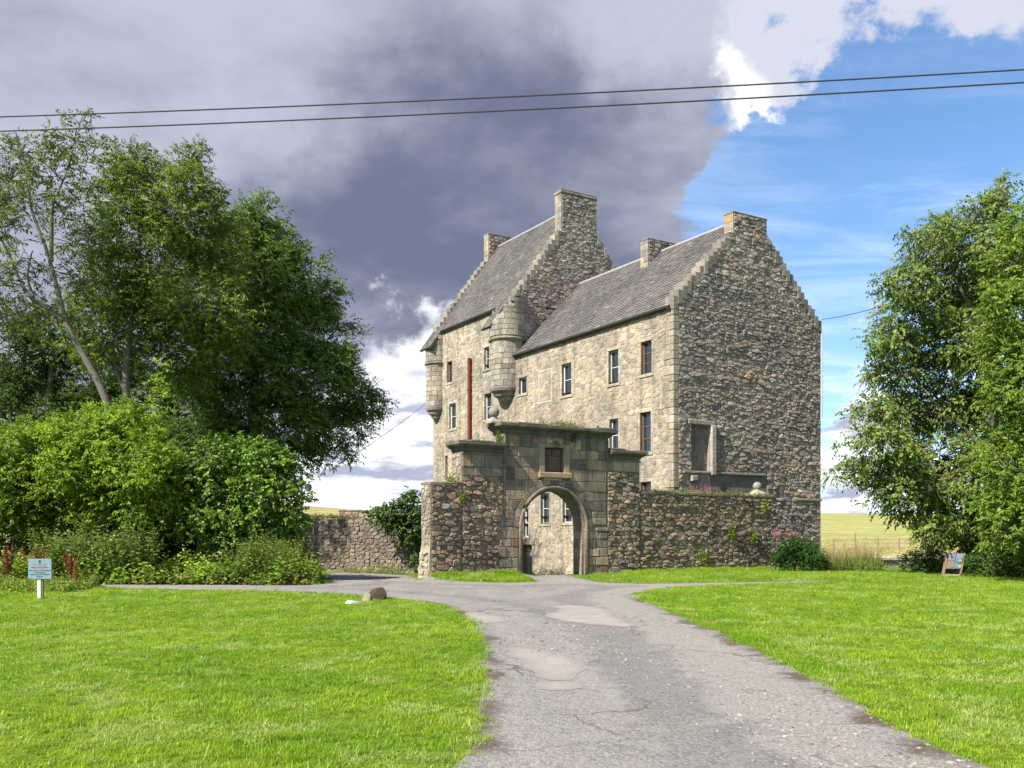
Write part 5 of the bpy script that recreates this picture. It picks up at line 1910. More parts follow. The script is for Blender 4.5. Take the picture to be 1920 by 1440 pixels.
# --- left: sparse ash with two leaning stems
yA = 32.5
P3 = lambda u, v, y: tuple(at(u, v, y))
trA = [([P3(222, 1060, yA), P3(215, 860, yA), P3(205, 775, yA), P3(186, 720, yA), P3(150, 655, yA), P3(124, 604, yA), P3(108, 545, yA), P3(101, 517, yA), P3(86, 465, yA), P3(60, 395, yA), P3(48, 330, yA)], .185, .035),
       ([P3(96, 490, yA), P3(97, 430, yA), P3(99, 385, yA), P3(113, 350, yA), P3(132, 300, yA), P3(144, 240, yA)], .085, .02),
       ([P3(122, 602, yA), P3(85, 575, yA), P3(60, 560, yA), P3(37, 525, yA), P3(14, 470, yA), P3(-10, 430, yA)], .10, .03),
       ([P3(64, 560, yA), P3(52, 520, yA), P3(58, 480, yA), P3(62, 470, yA)], .05, .02)]
NL['A'] = plant('ash_tree', 'tall sparse ash tree at the left edge with a bare pale stem leaning left', 'tree', (at(222, 1060, yA).x, yA, 0),
                lobes_px([(35, 285, 42, .8), (15, 340, 48), (75, 300, 36, .8), (128, 262, 40), (150, 232, 22), (100, 330, 44), (60, 380, 44, .7), (10, 430, 45, .6), (150, 300, 26, .7), (118, 400, 40, .8), (158, 375, 38, .7),
                          (30, 500, 38, .55), (135, 455, 40, .8), (165, 450, 32, .8), (70, 520, 36, .5), (150, 520, 40, .9), (15, 590, 50, .9), (90, 600, 42, .7), (-30, 400, 60, .8), (-40, 520, 60, .8)], yA, .9, 1, 1.6, 2),
                [(.110, .155, .022), (.080, .125, .018), (.060, .095, .020), (.140, .180, .034), (.095, .085, .035)], 13, 9, .16, .055, .38, .25, .5, .3, trA, seed=5, poke=.2, twig_every=5, noise=.4, dead=30)[1]
# --- left: middle tree
yB = 36.5
trB = [([P3(250, 1050, yB), P3(240, 800, yB), P3(236, 720, yB), P3(241, 640, yB), P3(247, 590, yB), P3(258, 530, yB), P3(262, 470, yB), P3(258, 400, yB)], .21, .05),
       ([P3(242, 625, yB), P3(262, 600, yB), P3(300, 575, yB), P3(330, 545, yB), P3(345, 520, yB), P3(390, 505, yB)], .09, .03),
       ([P3(258, 520, yB), P3(270, 480, yB), P3(300, 450, yB), P3(330, 415, yB)], .08, .03),
       ([P3(236, 740, yB), P3(215, 690, yB), P3(190, 660, yB)], .09, .04)]
NL['B'] = plant('ash_tree', 'broad leafy ash tree behind the bushes with an upright grey stem and some bare twigs', 'tree', (at(250, 1050, yB).x, yB, 0),
                lobes_px([(200, 285, 24, .8), (245, 305, 40), (280, 350, 60), (225, 380, 52), (340, 305, 30), (360, 350, 44), (330, 400, 66), (270, 440, 66), (200, 450, 50, .9), (390, 400, 50), (400, 470, 70), (320, 500, 75), (230, 530, 66), (180, 580, 55),
                          (290, 590, 76), (380, 570, 75), (210, 640, 66), (320, 660, 80), (420, 640, 60), (255, 350, 40), (370, 290, 20)], yB, .9, 1, 1.8, 3),
                [(.112, .175, .020), (.078, .135, .016), (.150, .215, .028), (.058, .102, .017), (.175, .215, .045)], 26, 9, .155, .056, .38, .35, .5, .3, trB, seed=6, poke=.14, twig_every=10, dead=46)[1]
# --- left: big dark tree
yC = 43.0
trC = [([P3(470, 1060, yC), P3(468, 880, yC), P3(474, 780, yC), P3(480, 680, yC), P3(490, 580, yC), P3(485, 480, yC)], .34, .07),
       ([P3(472, 800, yC), P3(520, 730, yC), P3(580, 690, yC), P3(640, 720, yC)], .12, .03), ([P3(478, 700, yC), P3(430, 640, yC), P3(400, 560, yC)], .12, .03)]
NL['C'] = plant('broadleaf_tree', 'large dark broadleaf tree leaning its crown right towards the castle', 'tree', (at(470, 1060, yC).x, yC, 0),
                lobes_px([(490, 420, 52), (450, 440, 50), (520, 470, 52), (540, 520, 58), (490, 510, 70), (430, 520, 70), (580, 560, 55), (625, 556, 24, .9), (560, 610, 72), (480, 610, 80), (610, 640, 54), (600, 700, 62), (540, 690, 80), (450, 700, 80),
                          (640, 690, 40), (660, 735, 46), (690, 752, 32), (640, 800, 46), (590, 790, 62), (520, 790, 78), (440, 800, 80), (640, 850, 24, .8), (590, 850, 34, .9), (480, 860, 70), (410, 600, 60), (380, 700, 70), (560, 855, 26), (672, 800, 22, .7)], yC, .95, 1, 2.0, 4),
                DARK, 22, 9, .18, .068, .42, .40, .5, .25, trC, seed=7, poke=.13, twig_every=18, dead=20, bark=(.10, .09, .08))[1]
# --- left: tree mass behind
yD = 44.0
trD = [([P3(90, 1050, yD), P3(90, 800, yD), P3(100, 650, yD)], .3, .1), ([P3(320, 1050, yD), P3(330, 850, yD), P3(330, 740, yD)], .3, .1)]
NL['D'] = plant('broadleaf_tree', 'shaded broadleaf tree filling the gap behind the two ash trees', 'tree', (at(90, 1050, yD).x, yD, 0),
                lobes_px([(20, 660, 90), (110, 640, 75), (170, 710, 80), (60, 760, 95), (250, 760, 85), (330, 780, 90), (400, 850, 90), (150, 820, 90), (-40, 740, 90), (200, 560, 50, .8), (300, 870, 90), (430, 930, 70), (80, 860, 90), (330, 950, 80), (230, 930, 90)], yD, .8, 1, 1.5, 5),
                [(.055, .100, .016), (.075, .130, .018), (.040, .078, .015)], 20, 9, .18, .07, .42, .5, .5, .3, trD, seed=8, twig_every=30)[1]
# --- left: light green bushes
yE = 30.6
stem = lambda us, y, v1: [([P3(u, 1085, y), P3(u + 6, (1085 + v1) / 2, y), P3(u + 2, v1, y)], .07, .03) for u in us]
NL['E'] = plant('elder_bush', 'big light green elder bush arching over the weeds at the left', 'bush', (at(200, 1085, yE).x, yE, 0),
                lobes_px([(215, 800, 46), (265, 822, 52), (180, 830, 52), (130, 815, 38), (250, 870, 66), (190, 890, 66), (290, 880, 52), (310, 930, 40, .8), (235, 935, 60), (175, 950, 50), (140, 880, 55), (240, 770, 24, .7), (300, 720, 14, .6), (302, 750, 16, .6), (305, 690, 9, .6), (185, 780, 26, .8)], yE, .9, 1, .5, 6),
                ELDER, 44, 9, .125, .055, .32, .55, .45, .35, stem((190, 240), yE, 860), seed=9, poke=.16, twig_every=40)[1]
yE2 = 31.4
NL['E2'] = plant('elder_bush', 'light green elder bush cut off by the left edge of the picture', 'bush', (at(30, 1085, yE2).x, yE2, 0),
                 lobes_px([(60, 850, 60), (10, 860, 55), (100, 875, 50), (30, 920, 62), (95, 930, 52), (-40, 880, 70), (120, 850, 36), (60, 970, 50, .8), (-30, 950, 60)], yE2, .9, 1, .5, 7),
                 [(.140, .230, .018), (.110, .190, .016), (.165, .255, .022)], 44, 9, .125, .055, .32, .55, .45, .35, stem((20, 70), yE2, 900), seed=10, poke=.12, twig_every=40)[1]
yF = 31.2
NL['F'] = plant('ivy_bush', 'tall dense bush clad in glossy ivy with a square right edge at the drive', 'bush', (at(460, 1085, yF).x, yF, 0),
                lobes_px([(400, 862, 42), (450, 866, 46), (500, 868, 40), (535, 890, 30), (545, 930, 28), (548, 975, 28), (545, 1020, 30), (500, 920, 52), (430, 920, 58), (375, 905, 48), (360, 960, 46, .8), (470, 975, 60), (410, 985, 52, .8), (510, 985, 46), (430, 836, 14, .6), (485, 838, 16, .6), (522, 862, 18, .8), (340, 900, 36, .8)], yF, .9, 1, .4, 8),
                IVY, 46, 8, .105, .085, .26, .6, .55, .3, stem((430, 500), yF, 920), mat='ivyleaf', seed=11, poke=.10, twig_every=60, noise=.22)[1]
yT = 33.6
NL['T'] = plant('thicket', 'thicket of stems and leaves coloured dark for shade in the hollow behind the front bushes', 'bush', (at(300, 1075, yT).x, yT, 0),
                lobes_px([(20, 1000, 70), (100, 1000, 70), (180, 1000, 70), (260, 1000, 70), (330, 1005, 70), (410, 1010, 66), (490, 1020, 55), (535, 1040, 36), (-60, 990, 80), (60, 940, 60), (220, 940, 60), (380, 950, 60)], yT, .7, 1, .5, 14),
                [(.035, .070, .014), (.050, .090, .018), (.026, .055, .012)], 24, 8, .15, .08, .32, .3, .4, .3, stem((60, 160, 260, 360, 450), yT, 960), seed=16, twig_every=30)[1]  # leaf colours set very dark to stand for the shade of the hollow
# --- ivy on the wall beyond the drive
yI = 36.2
NL['I'] = plant('ivy_plant', 'mass of dark glossy ivy hanging over the right end of the wall beyond the drive', 'ivy', (at(745, 1075, yI).x, yI, 0),
                lobes_px([(700, 966, 14), (720, 964, 18), (740, 960, 24), (765, 958, 28), (778, 985, 26), (755, 990, 26), (775, 1015, 18), (782, 1045, 11, .9), (772, 1040, 8, .6), (788, 965, 16), (730, 985, 14), (770, 927, 7, .9), (769, 914, 4, .9), (784, 932, 6, .7), (765, 940, 12)], yI, .75, 1, .25, 9),
                [(.036, .082, .014), (.050, .105, .016), (.070, .140, .022), (.026, .060, .012)], 60, 7, .10, .085, .22, .5, .6, .2, [([P3(782, 1074, yI), P3(778, 1030, yI), P3(770, 985, yI)], .05, .03)], mat='ivyleaf', seed=12, twig_every=60)[1]

# --- right: cherry tree and its neighbour
yR = 35.5
trR = [([P3(1868, 1095, yR), P3(1866, 1000, yR), P3(1862, 900, yR), P3(1858, 780, yR), P3(1860, 640, yR), P3(1868, 500, yR), P3(1885, 400, yR)], .30, .05),
       ([P3(1862, 960, yR), P3(1810, 905, yR), P3(1740, 890, yR), P3(1660, 885, yR), P3(1600, 888, yR)], .10, .02),
       ([P3(1860, 860, yR), P3(1790, 790, yR), P3(1720, 770, yR), P3(1650, 790, yR)], .10, .02),
       ([P3(1860, 740, yR), P3(1800, 660, yR), P3(1720, 640, yR)], .10, .02), ([P3(1860, 640, yR), P3(1800, 540, yR), P3(1760, 450, yR)], .10, .02)]
NL['R'] = plant('cherry_tree', 'large cherry tree on the right with drooping olive green leaves reaching towards the castle', 'tree', (at(1868, 1095, yR).x, yR, 0),
                lobes_px([(1885, 345, 18, .9), (1872, 385, 36), (1835, 400, 34), (1755, 425, 28), (1790, 415, 30), (1760, 470, 42), (1715, 455, 22, .9), (1690, 490, 14, .7), (1820, 460, 58), (1880, 470, 62), (1710, 530, 40), (1770, 540, 62), (1850, 560, 74), (1665, 548, 26), (1668, 585, 18, .7),
                          (1720, 600, 56), (1680, 640, 42), (1645, 645, 20, .7), (1790, 640, 74), (1870, 660, 76), (1700, 700, 58), (1650, 690, 16, .8), (1640, 768, 34), (1690, 780, 56), (1770, 760, 74), (1860, 780, 80), (1598, 775, 16, .6), (1615, 812, 22, .7), (1660, 830, 44), (1600, 880, 24, .7), (1570, 885, 10, .6), (1630, 875, 28, .8),
                          (1690, 880, 55), (1760, 860, 74), (1850, 890, 80), (1720, 940, 50), (1660, 930, 20, .7), (1625, 940, 12, .5), (1780, 960, 66), (1850, 990, 70), (1745, 990, 30), (1560, 888, 12, .7), (1585, 838, 14, .6), (1605, 862, 16, .7), (1632, 700, 12, .6), (1640, 660, 14, .6), (1690, 432, 10, .7), (1640, 590, 10, .6), (1655, 520, 14, .7), (1700, 560, 20, .8), (1590, 900, 14, .6), (1640, 905, 16, .6), (1800, 985, 34), (1680, 915, 30, .8), (1890, 1010, 50)], yR, .95, 1, 1.8, 10, .66),
                CHERRY, 34, 8, .135, .080, .40, .42, .75, .05, trR, seed=13, poke=.24, twig_every=16, dead=14, bark=(.13, .10, .085))[1]
yN = 31.0
trN = [([P3(1945, 1100, yN), P3(1945, 900, yN), P3(1950, 700, yN), P3(1955, 500, yN)], .26, .06)]
NL['N'] = plant('broadleaf_tree', 'bright green broadleaf tree cut off by the right edge of the picture', 'tree', (at(1945, 1100, yN).x, yN, 0),
                lobes_px([(1930, 420, 44), (1910, 500, 48), (1960, 480, 70), (1900, 580, 52), (1950, 600, 80), (1905, 660, 60), (1960, 720, 90), (1900, 750, 52), (1915, 820, 62), (1960, 860, 90), (1890, 880, 44), (1915, 940, 60), (1900, 990, 44, .9), (1950, 980, 80), (1870, 640, 28, .8), (1868, 560, 24, .7), (1980, 400, 60)], yN, .95, 1, 1.2, 11),
                BRIGHT, 26, 9, .15, .07, .36, .5, .5, .3, trN, seed=14, twig_every=20)[1]
# --- shrubs at the hedge foot on the right
for (lab, nm, y, lb, pal, pm, l, w, bz) in (
        ('dark green shrub with pink willowherb spikes at the right end of the wall', 'willowherb_bush', 37.5, [(1475, 1040, 24), (1500, 1030, 26), (1490, 1055, 26), (1520, 1050, 24), (1470, 1020, 14, .8), (1460, 1050, 14)], [(.035, .095, .014), (.055, .13, .018), (.025, .07, .012)], 60, .12, .04, 1490),
        ('low straggling shrub behind the leaning board at the right', 'hedge_shrub', 35.6, [(1740, 1050, 26), (1710, 1058, 20), (1730, 1066, 20), (1760, 1030, 16, .7)], [(.055, .105, .020), (.075, .130, .024), (.040, .080, .018)], 55, .10, .05, 1740),
        ('leafy green hedge shrub at the foot of the bright tree on the right', 'hedge_shrub', 33.0, [(1850, 1055, 26), (1880, 1050, 28), (1910, 1055, 30), (1895, 1075, 20), (1862, 1075, 14), (1940, 1050, 36)], [(.060, .125, .020), (.085, .160, .024), (.045, .095, .018)], 55, .10, .05, 1880)):
    NL[lab[:12]] = plant(nm, lab, 'bush', (at(bz, 1082, y).x, y, 0), lobes_px(lb, y, .9, 1, .25, 12), pal, pm, 8, l, w, .22, .4, .35, .4, stem((bz - 6, bz + 8), y, 1045), seed=15, poke=.2, twig_every=30)[1]

# ------------------------------------------------------------------ weeds, flowers, grass
def weed_patch(name, region, n, hmin, hmax, pal, leafL, leafW, K, mat='leaf', seed=1, stem_col=(.07, .10, .03), dens_fn=None, tall=.0, lift=0.0, keep=None):
    """upright leafy stems over an outline on the ground: one mass nobody could count"""
    r = np.random.default_rng(seed)
    P_ = np.array(region)
    x0, y0 = P_.min(0); x1, y1 = P_.max(0)
    pts = np.zeros((0, 2))
    while len(pts) < n:
        q = np.stack([r.uniform(x0, x1, n * 3), r.uniform(y0, y1, n * 3)], 1)
        q = q[inside(region, q[:, 0], q[:, 1])]
        pts = np.concatenate([pts, q])
        if len(q) == 0: break
    pts = pts[:n]
    if keep is not None: pts = pts[keep(pts)]
    M_ = len(pts)
    clump = .5 + .5 * np.sin(pts[:, 0] * 2.6 + 1 + np.sin(pts[:, 0] * .9)) * np.sin(pts[:, 1] * 2.9 + pts[:, 0] * .7)
    h = (hmin + (hmax - hmin) * clump * r.uniform(.55, 1.0, M_)) * (1 + tall * (r.random(M_) < .08))
    base = np.stack([pts[:, 0], pts[:, 1], height(pts[:, 0], pts[:, 1]) + lift], 1)
    lean = r.normal(0, .18, (M_, 3)); lean[:, 2] = 0
    ax = nrm(np.array([0, 0, 1.0]) + lean)
    Vs, I = [], []
    for k in range(K):
        t = .12 + .88 * (k + r.uniform(0, 1, M_)) / K
        p = base + ax * (h * t)[:, None]
        ang = r.uniform(0, 6.28, M_)
        d = nrm(np.stack([np.cos(ang), np.sin(ang), r.uniform(-.35, .5, M_)], 1))
        up = nrm(np.array([-.4, -.5, .75]) + r.normal(0, .4, (M_, 3)))
        s = (1.15 - .6 * t)
        Vs.append(leaf_arrays(p, d, up, leafL * s * r.uniform(.7, 1.3, M_), leafW * s * r.uniform(.7, 1.3, M_))); I.append(np.arange(M_))
    # stems
    w = .007
    sx_ = np.tile([w, 0, 0], (M_, 1))
    top = base + ax * h[:, None]
    Vs.append(np.stack([base - sx_, base + sx_, top + sx_ * .3, top - sx_ * .3], 1)); I.append(np.full(M_, -1))
    V = np.concatenate(Vs); I = np.concatenate(I)
    c = leaf_colours(np.maximum(I, 0), M_, pal, .25)
    reg = .75 + .5 * (np.sin(pts[:, 0] * 1.3 + 2) * np.sin(pts[:, 0] * .45 + pts[:, 1] * 1.7) * .5 + .5)
    c = c * reg[np.maximum(I, 0)][:, None]
    c[I < 0] = stem_col
    return V, c


def ground_px(pts):
    return [gnd(*p) for p in pts]


def mass(name, parts, mat, label=None):
    V = np.concatenate([p[0] for p in parts]); c = np.concatenate([p[1] for p in parts])
    o = mesh_quads(name, V, c, M[mat], None, tuple(V.reshape(-1, 3).mean(0)), 'stuff')
    tag(o, label, 'undergrowth')
    return o


NET = [(.165, .285, .020), (.215, .330, .028), (.110, .200, .016), (.250, .320, .050), (.075, .140, .014)]
BRAM = [(.170, .230, .026), (.130, .220, .018), (.240, .280, .045), (.250, .210, .080), (.080, .150, .014)]
mass('undergrowth', [
    weed_patch('u', [(-19.5, 28.2), (-13.2, 28.7), (-10.0, 28.55), (-6.6, 28.1), (-6.0, 30.0), (-6.6, 31.2), (-19.5, 31.5)], 1300, .30, 1.25, NET, .20, .11, 10, seed=21),
    weed_patch('u', [(-19.5, 28.0), (-13.2, 28.55), (-9.0, 28.45), (-6.4, 28.0), (-6.0, 29.2), (-19.5, 29.6)], 1500, .12, .60, BRAM, .13, .08, 8, seed=22),
    weed_patch('u', [(-15.3, 28.9), (-11.5, 28.9), (-11.8, 30.6), (-15.5, 31.0)], 560, 1.2, 2.2, [(.13, .20, .035), (.10, .17, .03), (.17, .23, .05)], .19, .10, 12, seed=23),
    weed_patch('u', [(-8.9, 28.9), (-7.0, 28.6), (-6.9, 30.2), (-8.8, 30.6)], 420, 1.0, 1.9, BRAM + NET, .13, .06, 12, seed=24),
    weed_patch('u', [(-12.2, 24.6), (-16.5, 25.0), (-19.5, 27.9), (-13.4, 28.4), (-12.2, 27.2)], 1500, .10, .50, BRAM + NET, .10, .05, 7, seed=25)],
    'leaf', 'tangle of nettles, brambles and low weeds along the far edge of the left lawn')
gap = lambda q: ~((q[:, 0] / q[:, 1] > .402) & (q[:, 0] / q[:, 1] < .436) & (q[:, 1] < 42.5))       # the low field wall shows between the weeds
mass('tall_weeds', [
    weed_patch('u', [(12.0, 37.0), (15.3, 37.2), (16.6, 38.5), (14.0, 40.5), (12.2, 39.5)], 900, .35, 1.0, [(.145, .215, .035), (.20, .23, .06), (.10, .17, .025)], .13, .03, 9, seed=26, keep=gap),
    weed_patch('u', [(14.6, 38.0), (18.5, 36.2), (24, 33.5), (24, 36), (19.0, 38.5), (16, 40)], 1300, .25, .9, [(.130, .215, .028), (.175, .25, .04), (.09, .16, .02)], .12, .045, 9, seed=27, keep=gap),
    weed_patch('u', [(17.2, 35.2), (24, 32.0), (24, 33.5), (18.8, 36.2), (15.8, 37.2)], 800, .10, .32, [(.15, .27, .020), (.19, .31, .03)], .10, .05, 6, seed=28)],
    'leaf', 'tall weeds and grasses growing at the foot of the cherry tree and castle gable')
mass('dry_grass', [
    weed_patch('u', [(12.4, 38.0), (15.0, 37.9), (17.5, 39.5), (15.0, 42.5), (12.6, 41.0)], 520, .7, 1.45, [(.30, .235, .13), (.22, .19, .09), (.26, .16, .10)], .16, .016, 7, seed=29, keep=gap, stem_col=(.28, .22, .12)),
    weed_patch('u', [(20.5, 60.5), (34, 60.5), (44, 84), (26, 84)], 2600, .25, .8, [(.36, .31, .14), (.28, .28, .09), (.42, .36, .18)], .22, .03, 6, seed=31, stem_col=(.34, .30, .14)),
    weed_patch('u', [(-6.8, 36.9), (-4.2, 35.6), (-4.2, 36.0), (-6.6, 37.6)], 120, .15, .55, [(.18, .20, .05), (.12, .17, .03)], .2, .015, 8, seed=30)],
    'dry', 'dry straw coloured grasses beside the castle gable and in the stubble field')

# docks with rust red seed heads
def dock(u, v, y, h, label, seed, col=(.26, .115, .045)):
    r = np.random.default_rng(seed)
    x = at(u, v, y).x
    z = hz(x, y)
    root = empty('dock_plant', (x, y, z), label, 'plant', 'docks among the weeds')
    mb = MB()
    tops = []
    for k in range(6):
        q = Vector((x + r.normal(0, .16), y + r.normal(0, .1), z + h * r.uniform(.72, 1.0)))
        p = Vector((x + r.normal(0, .05), y + r.normal(0, .05), z))
        mb.tube([p, p.lerp(q, .5) + Vector((r.normal(0, .02), 0, 0)), q], [.012, .009, .005], 5, (.16, .07, .035))
        tops.append((p, q))
    mb.build('stem', M['dry'], root)
    V, C = [], []
    for p, q in tops:
        n = 130
        t = r.uniform(.35, 1, n)
        b = np.array(p)[None] + (np.array(q) - np.array(p))[None] * t[:, None]
        d = nrm(r.normal(0, 1, (n, 3)) + np.array([0, 0, .8]))
        V.append(leaf_arrays(b, d, nrm(r.normal(0, 1, (n, 3))), r.uniform(.05, .11, n), r.uniform(.02, .04, n)))
        C.append(np.array(col) * r.uniform(.6, 1.5, (n, 1)) * np.array([1, r.uniform(.8, 1.5), 1]))
    mesh_quads('seed_head', np.concatenate(V), np.clip(np.concatenate(C), 0.01, .6), M['dry'], root, (x, y, z))


dock(72, 1085, 28.0, 1.28, 'tall rust red dock directly behind the notice board', 1, (.32, .15, .05))
dock(15, 1085, 28.2, 1.25, 'dark red dock seed heads at the left edge of the picture', 2, (.22, .09, .05))
dock(135, 1090, 27.6, 1.0, 'short reddish dock right of the notice board', 3, (.28, .13, .05))
dock(570, 1075, 31.8, 1.15, 'small orange dock standing alone below the ivy clad bush at the drive', 4, (.36, .10, .03))


# pink spikes, and weeds on the wall heads
def spikes(pts, label, name='willowherb', col=(.36, .12, .19), h=.4, parent=None):
    r = np.random.default_rng(len(pts) + 3)
    root = empty(name, pts[0], label, 'flowers')
    V, C = [], []
    mb = MB()
    for p in pts:
        p = np.array(p)
        hh = h * r.uniform(.7, 1.2)
        q = p + np.array([r.normal(0, .05), 0, hh])
        mb.tube([Vector(p), Vector(q)], [.010, .004], 4, (.16, .12, .05))
        n = 60
        t = r.uniform(.25, 1, n)
        b = p + (q - p) * t[:, None]
        d = nrm(r.normal(0, 1, (n, 3)))
        V.append(leaf_arrays(b, d, nrm(r.normal(0, 1, (n, 3))), .085 * (1.2 - t), .05 * (1.2 - t)))
        C.append(np.array(col) * r.uniform(.6, 1.5, (n, 1)))
    mb.build('stem', M['dry'], root)
    V = np.concatenate(V)
    mesh_quads('flower', V, np.concatenate(C), M['dry'], root, tuple(pts[0]))


spikes([tuple(at(u, v, 38.0)) for u, v in ((1456, 1008), (1466, 1004), (1476, 1008), (1484, 1006), (1494, 1010), (1460, 1012), (1472, 1012), (1450, 1010), (1480, 1012), (1500, 1012), (1490, 1014))], 'pink willowherb flower spikes above the dark shrub by the wall end', h=.34)
zc = lambda u: gp(u, 1000)[0]
wt = lambda u, d=-.3: GATE(zc(u), zr0 + (zr1 - zr0) * (u - 1200) / 247 + .02, d)
spikes([tuple(wt(u)) for u in (1318, 1324, 1331, 1340, 1346)], 'pink flower spikes growing on the coping of the long wall', h=.42, col=(.36, .10, .17))
spikes([tuple(wt(u)) for u in (1296, 1303, 1309, 1374, 1402)], 'brownish seed stalks growing on the coping of the long wall', 'weed_stalks', (.24, .15, .07), h=.30)


def tuft(name, label, pts, r_, pal, n=260, l=.10, w=.035, mat='leaf', cat='plant', hang=.0):
    root_p = pts[0]
    O = []
    for p in pts: O.append(np.array(p) + rng.normal(0, 1, (n // len(pts), 3)) * np.array(r_))
    O = np.concatenate(O)
    d = nrm(rng.normal(0, 1, O.shape) + np.array([0, -.2, .5 - hang]))
    V = leaf_arrays(O, d, nrm(rng.normal(0, 1, O.shape)), l * rng.uniform(.6, 1.3, len(O)), w * rng.uniform(.6, 1.3, len(O)))
    o = mesh_quads(name, V, leaf_colours(np.arange(len(O)), len(O), pal), M[mat], None, tuple(root_p))
    if name in ('moss_growth', 'grass_clump'): o['kind'] = 'stuff'
    return tag(o, label, cat)


YG = [(.16, .23, .025), (.12, .19, .02), (.20, .24, .03)]
MOSS = [(.14, .17, .035), (.17, .17, .05), (.10, .13, .03), (.22, .19, .07)]
tuft('weed_tuft', 'yellow green plant growing from a joint of the rubble left of the arch', [GATE(gp(866, 0)[0], gp(866, 933)[1], .06)], (.07, .03, .10), YG, 150, .10, .05)
tuft('weed_tuft', 'fresh green weed on top of the short wall beside the gateway flank', [GATE(gp(853, 0)[0], zs0 + .10, -.2)], (.13, .1, .09), YG, 160, .16, .03)
tuft('weed_tuft', 'mossy weed in the corner of the left cornice step', [GATE(S_CL - .14, Z_S + .22, -.15)], (.05, .08, .18), YG, 170, .14, .03)
tuft('moss_growth', 'ragged moss and yellow grass growing along the head of the gateway', [GATE(S_CL + k, Z_C + .13, -.2) for k in (1.5, 1.9, 2.2, 2.5, 2.8, 3.1, 3.4, 3.6)] + [GATE(zc(u), Z_C + .20, -.25) for u in (1050, 1060, 1068, 1076)], (.16, .12, .06), MOSS, 900, .13, .02, 'dry')
tuft('moss_growth', 'hanging moss patches below the cornice of the gateway', [GATE(zc(u), Z_C - .35, .10) for u in (1070, 1072, 1074)] + [GATE(zc(u), Z_C - .62, .07) for u in (1036, 1042)], (.09, .02, .12), [(.07, .09, .015), (.05, .07, .012)], 420, .05, .03, hang=.9)
tuft('moss_growth', 'grass and moss fringe along the coping of the long wall', [wt(u, -.05) for u in range(1215, 1445, 14)], (.22, .14, .035), MOSS, 1500, .11, .02, 'dry')
for u, v, lab in ((1367, 996, 'pale yellow plant low on the long wall, nearest the middle'), (1409, 1007, 'yellow plant on the long wall near its right end'), (1317, 1046, 'green weed at the foot of the long wall')):
    tuft('weed_tuft', lab, [GATE(gp(u, v)[0], gp(u, v)[1], .08)], (.10, .04, .16), YG, 150, .10, .05)
tuft('weed_tuft', 'small bright green leaf tuft hanging on the long wall below the stone ball', [GATE(gp(1432, 0)[0], gp(1432, 950)[1], .10)], (.06, .04, .12), YG, 160, .10, .045)
tuft('grass_clump', 'grassy weeds in the foot of the archway', [GATE(A_M + k, .06, -.5) for k in (-.9, -.5, -.1, .3, .6)], (.18, .12, .09), [(.12, .18, .03), (.16, .19, .05)], 420, .22, .018, 'dry')
tuft('moss_growth', 'grass growing along the head of the wall beyond the drive', [FW(a, fz0 + (fz1 - fz0) * max(0, a) / LW, -.2) for a in np.arange(-1.5, 4.4, .22)], (.16, .14, .05), [(.16, .20, .04), (.22, .21, .06), (.11, .16, .03)], 2200, .16, .018, 'dry')


# ---- lawn blades: tufts scattered over the turf
def tuft_mesh(seed, n=26, hmin=.035, hmax=.08):
    r = np.random.default_rng(seed)
    v, f = [], []
    for i in range(n):
        a = r.uniform(0, 6.283); rad = r.uniform(0, .075) ** 1
        b = np.array([rad * math.cos(a), rad * math.sin(a), -.01])
        th = r.uniform(0, 6.283)
        s = np.array([math.cos(th), math.sin(th), 0]) * r.uniform(.0022, .0040)
        ln = np.array([math.cos(th + 1.57 + r.normal(0, .6)), math.sin(th + 1.57 + r.normal(0, .6)), 0]) * r.uniform(.1, .95)
        h = r.uniform(hmin, hmax)
        m = b + np.array([0, 0, h * .6]) + ln * h * .3
        t = b + np.array([0, 0, h]) + ln * h * .95
        k = len(v)
        v += [b - s, b + s, m + s * .8, m - s * .8, t]
        f += [(k, k + 1, k + 2, k + 3), (k + 3, k + 2, k + 4)]
    me = bpy.data.meshes.new('grass_tuft')
    me.from_pydata([tuple(map(float, q)) for q in v], [], f)
    return me


def grass_mat():
    m, t = new_mat('grass_blades')
    pos = t.n('ShaderNodeNewGeometry').outputs['Position']
    rnd_ = t.n('ShaderNodeObjectInfo').outputs['Random']
    n1 = t.noise(pos, .45, 5, .65); n2 = t.noise(pos, 3.0, 4, .6)
    n3 = t.noise(t.vmath('ADD', pos, (9, 4, 0)), 1.1, 4, .6)
    c = t.mix(t.ramp(n1, .40, .60), (.185, .335, .008), (.315, .450, .022))
    c = t.mix(t.math('MULTIPLY', t.ramp(n2, .44, .64), .75), c, (.135, .260, .010))
    c = t.mix(t.math('MULTIPLY', t.ramp(n3, .50, .64), .8), c, (.40, .48, .15))
    c = t.mix(t.math('MULTIPLY', t.ramp(rnd_, .78, 1.0), .7), c, (.32, .33, .09))
    c = t.mix(t.math('MULTIPLY', t.ramp(rnd_, .25, .0), .6), c, (.095, .185, .010))
    p = t.n('ShaderNodeBsdfPrincipled', {'Base Color': c, 'Roughness': .45, 'Specular IOR Level': .35})
    tr = t.n('ShaderNodeBsdfTranslucent', {'Color': t.mix(1.0, c, (1.25, 1.25, .6), 'MULTIPLY')})
    mx = t.n('ShaderNodeMixShader', {0: .42, 1: p.outputs[0], 2: tr.outputs[0]})
    t.n('ShaderNodeOutputMaterial', {0: mx.outputs[0]})
    return m


GM = grass_mat()
TUFTS = []
for i in range(3):
    me = tuft_mesh(50 + i); me.materials.append(GM)
    TUFTS.append(bpy.data.objects.new('grass_tuft', me))       # source shapes, not placed in the scene


